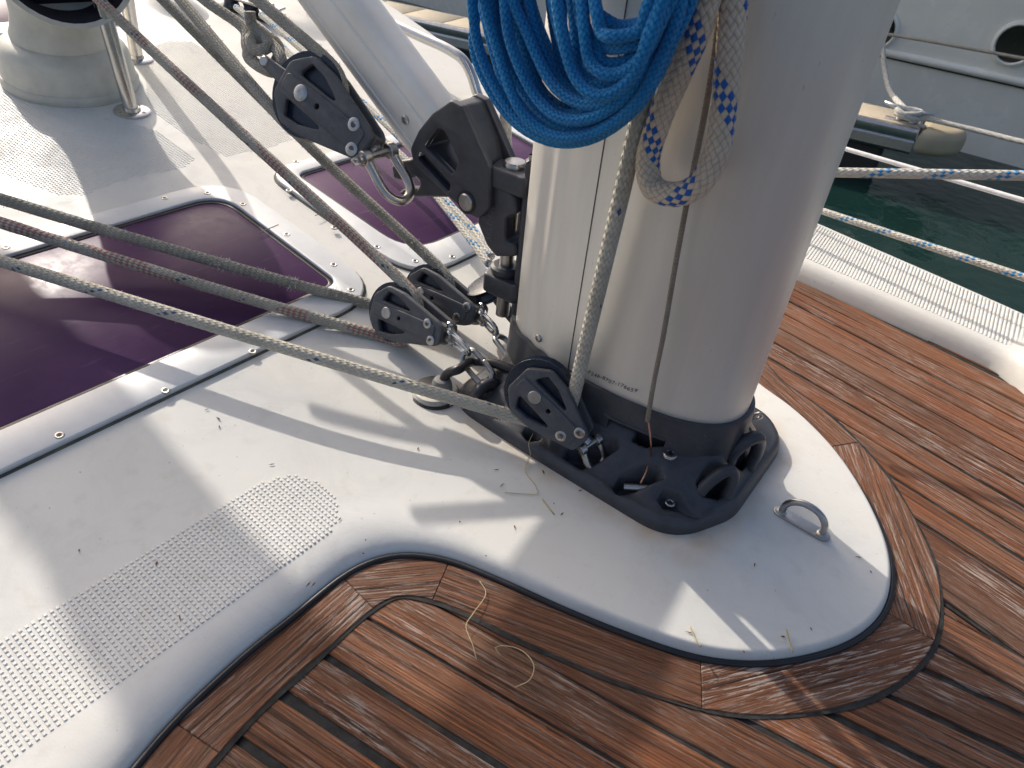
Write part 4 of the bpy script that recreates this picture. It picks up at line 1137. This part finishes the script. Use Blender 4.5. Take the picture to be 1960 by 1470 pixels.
# turning sheave low on the port side
ts = empty('turning_sheave', (-.18, .05, .03), 'dark turning sheave low behind the hinge fitting', 'sheave')
sc = at_y(935, 548, .03); sd = V3(-.45, -.25, .85); sd /= np.linalg.norm(sd)
mk('sheave', *lathe([(.006, -.008), (.030, -.008), (.033, -.007), (.027, 0), (.033, .007), (.030, .008), (.006, .008)], sc, sd, 36), SHEAVE, ts)
mk('sheave_cheek', *lathe([(.031, -.0125), (.034, -.011), (.034, -.009), (.02, -.008)], sc, sd, 36), CHEEK, ts)
mk('sheave_bracket', *tube([sc-sd*.004, sc+V3(.035, -.004, -.018), sc+V3(.060, -.006, -.030)], .0085, 10, .004), CAST, ts)

# ------------------------------------------------------------------ cable gland
gp = on_roof(832, 752); gl = empty('cable_gland', gp, 'pitted round deck gland with black cable beside the mast step', 'cable gland')
mk('flange', *lathe([(.0305, -.004), (.0305, .004), (.0275, .0072), (.012, .0085)], gp, (0, 0, 1), 36), RUSTY, gl)
mk('base_seal', *lathe([(.033, -.003), (.033, .0008), (.030, .0012)], gp, (0, 0, 1), 36), RUBBER, gl)
gd = gp+V3(-.012, .006, 0) ; gd = gp+(at_z(846, 735, gp[2]+.018)-gp)*V3(1, 1, 0)
mk('dome', *lathe([(.014, .006), (.0135, .016), (.0125, .022), (.010, .026), (.007, .027)], V3(gd[0], gd[1], gp[2]), (0, 0, 1), 24), m_plain('grey gland plastic', (.20, .20, .19), .6), gl)
c0_ = V3(gd[0], gd[1], gp[2]+.020)
mk('cable', *tube([c0_, c0_+V3(.004, .006, .014), c0_+V3(.018, .010, .026), at_y(905, 692, -.085), at_y(950, 697, -.075), at_y(990, 712, -.070), at_y(1010, 722, -.060)], .0062, 12, .003), RUBBER, gl, angle=None)
for q in ((816, 751),):
    p = at_z(*q, gp[2]+.0075); screw_at(p, (0, 0, 1), gl, .9)
    for a_ in (.3, .3+math.pi/2): mk('screw_slot', *box(p+V3(0, 0, .001), (.0028, .0006, .0004), (math.cos(a_), math.sin(a_), 0), (-math.sin(a_), math.cos(a_), 0), bev=.0001), RUBBER, gl)

# ------------------------------------------------------------------ pad eye
zn = float(roof_h(np.array([.30]), np.array([-.05]))[0])
e0 = at_z(1494, 980, zn+.002); e1 = at_z(1574, 1024, zn+.002); ec = (e0+e1)/2; ed = (e1-e0)/np.linalg.norm(e1-e0); en = np.cross(V3(0, 0, 1), ed)
pe = empty('pad_eye', ec, 'small stainless steel D-shaped pad eye on the white nose', 'pad eye')
hl = np.linalg.norm(e1-e0)/2
cap_ = [(hl*s*1+.0085*math.cos(a)*1, .0085*math.sin(a)) for s, r0 in ((1, -math.pi/2), (-1, math.pi/2)) for a in np.linspace(r0, r0+math.pi, 9)]
mk('base_plate', *place(plate2d(cap_, [], .0016, .0007), ec, ed, en, V3(0, 0, 1)), STEELW, pe)
mk('ring', *tube([e0*.97+e1*.03+V3(0, 0, -.001)]+[ec+ed*(-(hl-.001)*math.cos(a))+V3(0, 0, .008+.021*math.sin(a))-en*.0*math.sin(a) for a in np.linspace(0, math.pi, 15)]+[e1*.97+e0*.03+V3(0, 0, -.001)], .0040, 14, .002), STEELW, pe, angle=None)
for e in (e0, e1): mk('weld_collar', *lathe([(.0070, -.001), (.0066, .0022), (.0045, .0036)], e*.985+ec*.015, (0, 0, 1), 18), RUSTY, pe)

# ------------------------------------------------------------------ cowl vent and its guard
vp = on_roof(138, 155); vb = V3(vp[0], vp[1], float(roof_z(vp[0], vp[1])))
vent = empty('cowl_vent', vb, 'weathered cream cowl vent with dark mouth on the cabin top', 'vent')
vax = V3(.15, 0, 1); vax = vax/np.linalg.norm(vax); vax = V3(-.148, 0, .989)*V3(-1, 1, 1); vax /= np.linalg.norm(vax)
vs_ = 1.0
mk('base_ring', *lathe([(.112, -.010), (.116, .004), (.116, .012), (.113, .016)], vb, vax, 48), VENTM, vent, angle=40)
mk('base', *lathe([(.112, .010), (.112, .018), (.106, .060), (.102, .068), (.094, .074), (.078, .080)], vb, vax, 48), VENTM, vent, angle=40)
mk('neck', *lathe([(.082, .078), (.083, .086), (.078, .100), (.073, .120), (.072, .148)], vb, vax, 48), VENTM, vent, angle=60)
# bell of the cowl: bent loft ending in a mouth that faces the bow
c_ = vb+vax*.142; cr = []
for k, q in enumerate(np.linspace(0, 1, 15)):
    a = q*math.radians(78); dirn = vax*math.cos(a)+V3(1, -.12, 0)*math.sin(a); dirn /= np.linalg.norm(dirn)
    if k: c_ = c_+dirn*(.0085+.004*q)
    fx, fy, fz_ = frame(dirn, (0, 1, 0)); r_ = .073+.042*q**1.6
    cr.append([tuple(c_+fx*r_*math.cos(2*math.pi*j/40)+fy*r_*math.sin(2*math.pi*j/40)) for j in range(40)])
lipd = dirn
mk('cowl', *loft(cr, False), VENTM, vent, angle=60)
inn = [[tuple(np.array(p)*.0+np.array(cc)+(np.array(p)-np.array(cc))*.93) for p in r] for r in cr for cc in [np.mean(np.array(r), 0)]]
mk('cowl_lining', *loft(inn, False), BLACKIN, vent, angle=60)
mk('mouth_rim', *loft([cr[-1], [tuple(np.array(p)+lipd*.003) for p in cr[-1]], inn[-1]], False), VENTM, vent, angle=60)
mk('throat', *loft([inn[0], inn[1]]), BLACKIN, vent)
for q in ((22, 158), (158, 180), (252, 150)):
    p = on_roof(*q, .012); screw_at(p+V3(.004, 0, 0), V3(.8, -.2, .5), vent, .9)
# guard hoop
f1, f2 = on_roof(253, 214), on_roof(262, 113)
guard = empty('vent_guard', f1, 'polished stainless guard hoop standing beside the cowl vent', 'guard rail')
u1 = at_y(192, 0, f1[1]+.0); u2 = at_y(243, 0, f2[1]+.0)
t1 = ext(f1, u1, .12); t2 = ext(f2, u2, .12)
mk('hoop', *tube(straight(f1, t1, 4)+[mid(t1, t2, .25)+V3(0, 0, .05), mid(t1, t2, .75)+V3(0, 0, .05)]+straight(t2, f2, 4), .0128, 24, .01), STEEL, guard, angle=None)
for f in (f1, f2):
    mk('foot_flange', *lathe([(.031, -.001), (.031, .0022), (.029, .0036), (.015, .0044), (.0135, .010)], V3(f[0], f[1], float(roof_z(f[0], f[1]))), (.148, 0, .989), 36), STEEL, guard, angle=40)
    for a_ in (.6, 2.7, 4.8): screw_at(f+V3(.022*math.cos(a_), .022*math.sin(a_), .0035-.148*.022*math.cos(a_)), (.148, 0, .989), guard, .8)
# second, partly seen moulding hump and line organiser aft
def hump(name, px, py, rx, ry, h, label):
    c = on_roof(px, py); V = []; F = []
    n1, n2 = 10, 40
    for i in range(n1+1):
        q = i/n1
        for k in range(n2):
            a = 2*math.pi*k/n2; x = c[0]+rx*q*math.cos(a); y = c[1]+ry*q*math.sin(a)
            V.append((x, y, float(roof_z(x, y))-.003+h*(1-sstep(.25, 1, q))))
    for i in range(n1):
        for k in range(n2): F.append([i*n2+k, (i+1)*n2+k, (i+1)*n2+(k+1) % n2, i*n2+(k+1) % n2])
    mk(name, V, F, GEL, roof, angle=None)
hump('moulded_hump', 335, 12, .12, .07, .03, '')
hump('moulded_hump', 560, 40, .16, .07, .02, '')
oc = on_roof(482, 30); og = empty('rope_organiser', oc, 'dark rope organiser with silver top plate at the far cabin top', 'rope organiser')
od = on_roof(520, 40)-on_roof(440, 14); od /= np.linalg.norm(od); on_ = np.cross(V3(.148, 0, .989), od); on_ /= np.linalg.norm(on_)
mk('base_plate', *box(oc+V3(0, 0, .004), (.085, .022, .003), od, on_, V3(.148, 0, .989), .002), RUBBER, og)
mk('top_plate', *box(oc+V3(0, 0, .034), (.085, .024, .003), od, on_, V3(.148, 0, .989), .002), STEELW, og)
for s in (-.055, 0, .055):
    mk('sheave', *lathe([(.021, .008), (.017, .018), (.021, .029)], oc+od*s, (.148, 0, .989), 24), SHEAVE, og)
    mk('bolt', *lathe([(.008, .036), (.008, .042), (.006, .044)], oc+od*s, (.148, 0, .989), 6), STEELW, og, smooth=False)
# ------------------------------------------------------------------ handrail on the port side of the cabin top
hb = on_roof(921, 199); hr = empty('handrail', hb, 'curved polished steel handrail on the far side of the cabin top', 'handrail')
hp = [at_y(*q, hb[1]+.0) for q in ((560, -40), (700, 22), (800, 68), (862, 97), (888, 117), (903, 146), (912, 175))]
mk('rail', *tube(hp+[hb], .0118, 24, .008), STEEL, hr, angle=None)
mk('foot_flange', *lathe([(.026, -.001), (.026, .002), (.024, .0032), (.0125, .004), (.0120, .008)], hb, (.148, 0, .989), 32), STEEL, hr, angle=40)
for a_ in (1.0, 3.1, 5.2): screw_at(hb+V3(.0185*math.cos(a_), .0185*math.sin(a_), .0034-.148*.0185*math.cos(a_)), (.148, 0, .989), hr, .7)

# ------------------------------------------------------------------ boom overhead (its shade crosses the cabin front)
boom = empty('boom', (-.2, 0, 1.21), 'silver boom with furled white sail lying overhead along the boat', 'boom')
mk('boom_tube', *loft([[(x, 0*x+.055*math.cos(2*math.pi*k/32), 1.21+.075*math.sin(2*math.pi*k/32)) for k in range(32)] for x in (-.20, -4.2)]), KICK, boom, angle=60)
g_ = np.random.default_rng(5); sr = []
for x in np.linspace(-.28, -4.0, 40):
    w0 = .062+.008*g_.normal(); h0_ = .075+.006*g_.normal()
    sr.append([(x, 0*x+w0*math.cos(2*math.pi*k/24)*(1+.08*g_.normal()), 1.31+h0_*math.sin(2*math.pi*k/24)) for k in range(24)])
mk('furled_sail', *loft(sr), m_plain('white sailcloth', (.7, .7, .68), .8), boom)
mk('gooseneck', *box((-.175, 0, 1.21), (.03, .02, .04), bev=.005), CAST, boom)
# cleat on the mast that carries the coil
cl = empty('mast_cleat', (-.0, -.08, .66), 'dark horn cleat high on the near face of the mast holding the coils', 'cleat')
mk('cleat_foot', *box((0, -.092, .66), (.012, .016, .022), bev=.004), CAST, cl)
mk('cleat_horn', *tube([(0.0, -.112, .57), (0.0, -.116, .62), (0, -.112, .66), (0, -.116, .70), (0.0, -.112, .75)], .010, 12, .006), CAST, cl, angle=None)

# ------------------------------------------------------------------ lines and wires along the port side
def line_px(a, ya, b, yb, e0_=.6, e1_=.9):
    A = at_y(*a, ya); B = at_y(*b, yb)
    return [ext(B, A, e0_), A, mid(A, B), B, ext(A, B, e1_)]
ah, bh = at_d(1590, 330, .98), at_d(1960, 336, .92)
rope('sheet', 'white rope with blue flecks stretched level to the right of the mast', [ext(bh, ah, .16), ah, mid(ah, bh), bh, ext(ah, bh, .8)], .0066, R_WB, 500, .002, 31, fcol=FIBW)
rope('control_line', 'thinner cream rope with blue flecks slanting above the ribbed bulwark', line_px((1565, 401), .70, (1960, 531), .62, .5), .0062, R_WB, 200, .0015, 32)
tag(mk('guard_wire', *tube(line_px((1605, 281), .78, (1960, 384), .70, .5), .0042, 12), m_plain('white plastic wire cover', (.72, .72, .72), .35)), 'white plastic covered guard wire slanting down to the right', 'wire')

# ------------------------------------------------------------------ finger pontoon beyond the water
PZ = -.98
ya_ = at_z(1690, 238, PZ)[1]
pA, pB = at_z(800, 36, PZ), at_z(1660, 226, PZ); yf = float(at_z(1762, 250, PZ)[1]); yb_ = yf+.50; PROT = math.atan2(pB[1]-pA[1], pB[0]-pA[0])
xe = at_z(1762, 250, PZ)[0]
pon = empty('finger_pontoon', (xe, yf, PZ), 'narrow floating pontoon with beige grating, aluminium edge and beige end cap', 'pontoon')
PONB = m_plain('beige moulded grating', (.50, .43, .32), .8, 0, 30, .12, .006, 40)
ALU = m_metal('satin aluminium extrusion', (.60, .60, .60), .35)
CAPM = m_plain('beige plastic end cap', (.48, .41, .28), .5, 0, 8, .1, .0005, 80)
pan = mesh_data('deck_panel', *box((0, 0, 0), (.243, (yb_-yf)/2-.045, .012), bev=.004), PONB)
for k in range(26):
    o = bpy.data.objects.new('deck_panel', pan); col.objects.link(o); o.parent = pon; o.location = (-.26-k*.50, (yb_-yf)/2, -.006)
side = [(0, -.19), (-.012, -.17), (-.012, -.10), (.0, -.085), (-.018, -.05), (-.018, -.018), (-.004, 0), (.05, .004), (.05, -.19)]
for s, y0 in ((1, yf), (-1, yb_)):
    V = [(x, y0+s*a_, PZ+b_) for x in (xe-.01, xe-14) for a_, b_ in side]; m = len(side)
    mk('edge_beam', V, [[k, (k+1) % m, m+(k+1) % m, m+k] for k in range(m)]+[list(range(m)), [m+k for k in range(m)][::-1]], ALU, pon, angle=30)
mk('float', *box((xe-7.2, (yf+yb_)/2, PZ-.36), (7.0, .20, .18), bev=.03), m_plain('black float', (.03, .03, .03), .6), pon)
capo = [(0, yf-.02)]+[(.34*math.sin(a), (yf+yb_)/2-((yb_-yf)/2+.02)*math.cos(a)) for a in np.linspace(.15, math.pi-.15, 14)]+[(0, yb_+.02)]
VF = plate2d([(x+xe, y) for x, y in capo], [], .10, .075, 6)
mk('end_cap', *place(VF, V3(0, 0, PZ-.085), V3(1, 0, 0), V3(0, 1, 0), V3(0, 0, 1)), CAPM, pon, angle=45)
# cleat with its turns of rope
pon.rotation_euler = (0, 0, PROT)
kp = at_z(1745, 222, PZ+.02); kc_ = V3(kp[0], yf+.10, PZ)
pcl = empty('dock_cleat', kc_, 'grey horn cleat on the end of the pontoon', 'cleat')
mk('cleat_base', *box(kc_+V3(0, 0, .008), (.16, .03, .008), bev=.004), ALU, pcl)
for s in (-.05, .05): mk('cleat_leg', *lathe([(.024, 0), (.016, .05), (.016, .09)], kc_+V3(s, 0, .01), (0, 0, 1), 14), ALU, pcl)
mk('cleat_horn', *tube([kc_+V3(-.20, 0, .115), kc_+V3(-.1, 0, .10), kc_+V3(.1, 0, .10), kc_+V3(.20, 0, .115)], [.010, .018, .018, .010], 12), ALU, pcl, angle=None)
turns = []
for k in range(40):
    a = k/40*6*math.pi; turns.append(kc_+V3(.09*math.cos(a), .055*math.sin(a), .055+.03*math.sin(a*.5+k*.05)+.0006*k))
b1 = at_y(1690, 100, yf+1.2); b2 = at_y(1700, 165, yf+.8)
rope('mooring_line', 'white mooring line rising from the dock cleat to the other boat', [at_y(1688, 20, yf+1.5), b1, b2, at_y(1722, 198, yf+.3), kc_+V3(0, .05, .07)]+turns[:14], .022, R_MOOR, 0, step=.03, n=10)
rope('mooring_line', 'grey mooring line running right from the dock cleat', turns[14:]+[kc_+V3(.10, 0, .06), at_y(1850, 245, yf+.06), at_y(1960, 272, yf-.10), at_y(2200, 320, yf-.5)], .018, R_MOOR, 0, step=.03, n=10)

# ------------------------------------------------------------------ neighbouring boat
HY = yf+1.55
hull = empty('moored_motor_boat', (0, HY, WATER), 'pale grey hull of a boat moored behind the pontoon, with round portholes', 'boat')
HULLM = m_plain('pale grey green hull paint', (.80, .80, .73), .25, 0, 3, .05, .0004, 6)
zr1 = at_y(1830, 128, HY)[2]
zb = at_y(1800, 302, HY)[2]
hx = np.linspace(-16, 7, 60); hz = [-2.2, zb-.02, zb, zb+.3, zr1-.02, zr1+.0, zr1+.9, zr1+2.2]
def hull_y(x, z): return HY+.10*max(0, zb-z)+.00*x+.010*max(0, x-1)**2*1.6-.05*(z-zb)
V = [(x, hull_y(x, z), z) for x in hx for z in hz]; m = len(hz)
mk('topsides', V, [[i*m+k, (i+1)*m+k, (i+1)*m+k+1, i*m+k+1] for i in range(len(hx)-1) for k in range(1, m-1)], HULLM, hull, angle=None)
mk('boot_top', V, [[i*m, (i+1)*m, (i+1)*m+1, i*m+1] for i in range(len(hx)-1)], m_plain('black bottom paint', (.012, .012, .014), .5), hull, angle=None)
mk('rubbing_strake', *tube([(x, hull_y(x, zr1)-.01, zr1) for x in hx], .035, 12), HULLM, hull, angle=None)
mk('strake_gap', *tube([(x, hull_y(x, zr1)-.012, zr1-.035) for x in hx], .012, 8), RUBBER, hull, angle=None)
for q, rr_ in (((1683, 56), .15), ((1945, 84), .15), ((1430, 25), .15)):
    p = at_y(*q, HY-.03)
    f = mk('porthole_rim', *lathe([(rr_*1.22, .0), (rr_*1.2, .02), (rr_*1.05, .03), (rr_*.98, .02), (rr_*.96, -.03)], V3(p[0], hull_y(p[0], p[2]), p[2]), (0, -1, -.05), 36, cap=False), HULLM, hull)
    mk('porthole_glass', *lathe([(rr_, .004), (.001, .004)], V3(p[0], hull_y(p[0], p[2]), p[2]), (0, -1, -.05), 36, cap=False), m_plain('dark porthole glass', (.008, .016, .014), .1), f)
rope('mooring_line', 'thin grey line stretched across the hull past the portholes', [at_y(1500, 40, HY-.4), at_y(1700, 66, HY-.5), at_y(1960, 112, HY-.6), at_y(2300, 175, HY-.8)], .013, R_GREY, 0, step=.04, n=8)

# ------------------------------------------------------------------ small litter blown onto the deck
lit = [(152, 1055), (300, 1080), (345, 1185), (396, 785), (418, 802), (420, 818), (950, 900), (1040, 905), (1050, 870), (960, 930), (1110, 940), (1060, 965), (1320, 1210), (1500, 1215), (1425, 1245), (1555, 1200), (1445, 1080), (1645, 1062), (1670, 1090), (930, 1065), (985, 1010), (650, 995), (700, 1035), (695, 1060), (600, 1120), (590, 1120), (1075, 985), (520, 890), (800, 860), (880, 1000), (1650, 930)]
V = []; F = []; g_ = np.random.default_rng(9)
for q in lit:
    p = on_roof(*q); z = float(roof_h(p[0], p[1]))+.0012; a = g_.random()*3.14; L = .0014+.0035*g_.random(); w_ = .0006+.0005*g_.random(); d = V3(math.cos(a), math.sin(a), 0); n2 = V3(-d[1], d[0], 0)
    k = len(V); c = V3(p[0], p[1], z)
    V += [c-d*L, c-n2*w_+d*L*.2, c+n2*w_+d*L*.2, c+d*L, c+V3(0, 0, .0008)]; F += [[k, k+1, k+4], [k+1, k+3, k+4], [k+3, k+2, k+4], [k+2, k, k+4]]
tag(mk('leaf_litter', V, F, m_plain('dry brown leaf', (.16, .07, .035), .8), smooth=False), 'specks of dry brown leaf scattered over the white moulding', 'litter', kind='stuff')
YARN = m_plain('loose yellow yarn', (.52, .42, .24), .8)
def strand(label, pts, r=.0005, surf='teak', mat=YARN):
    P = []
    for i, q in enumerate(pts):
        p = at_z(q[0], q[1], TEAK+.003+(q[2] if len(q) > 2 else 0)) if surf == 'teak' else on_roof(q[0], q[1], .0015+(q[2] if len(q) > 2 else 0))
        P.append(p)
    tag(mk('loose_thread', *tube(P, r, 6, .003), mat, angle=None), label, 'thread')
strand('long yellow thread curling over the plank seam at lower centre', [(918, 1112, .001), (930, 1135, .002), (905, 1175, .004), (892, 1198, .003), (905, 1235, .002), (912, 1262, .001)], .00045)
strand('curled loop of yellow thread on the planks', [(958, 1254, .001), (948, 1240, .003), (965, 1236, .004), (1000, 1246, .008), (1022, 1275, .012), (1015, 1300, .008), (985, 1316, .002)], .00045)
strand('wispy thread lying along the casting edge', [(1013, 872, .004), (1005, 900), (1025, 930), (1028, 945), (1000, 945), (966, 942)], .0004, 'roof')
strand('short pale straw on the white moulding', [(1038, 955), (1048, 968), (1060, 984)], .0008, 'roof')
strand('dry grass blade near the nose edge', [(1505, 1205), (1510, 1225), (1518, 1248)], .0009, 'roof')
strand('pale straw near the lower nose edge', [(1320, 1198), (1330, 1220), (1342, 1238)], .0008, 'roof')
strand('tangled fibre hanging from the standing block', [(1020, 830, .03), (1012, 850, .03), (1015, 870, .02), (1008, 890)], .0004, 'roof')
for o in bpy.data.objects:
    if '_R' in o.keys(): del o['_R']
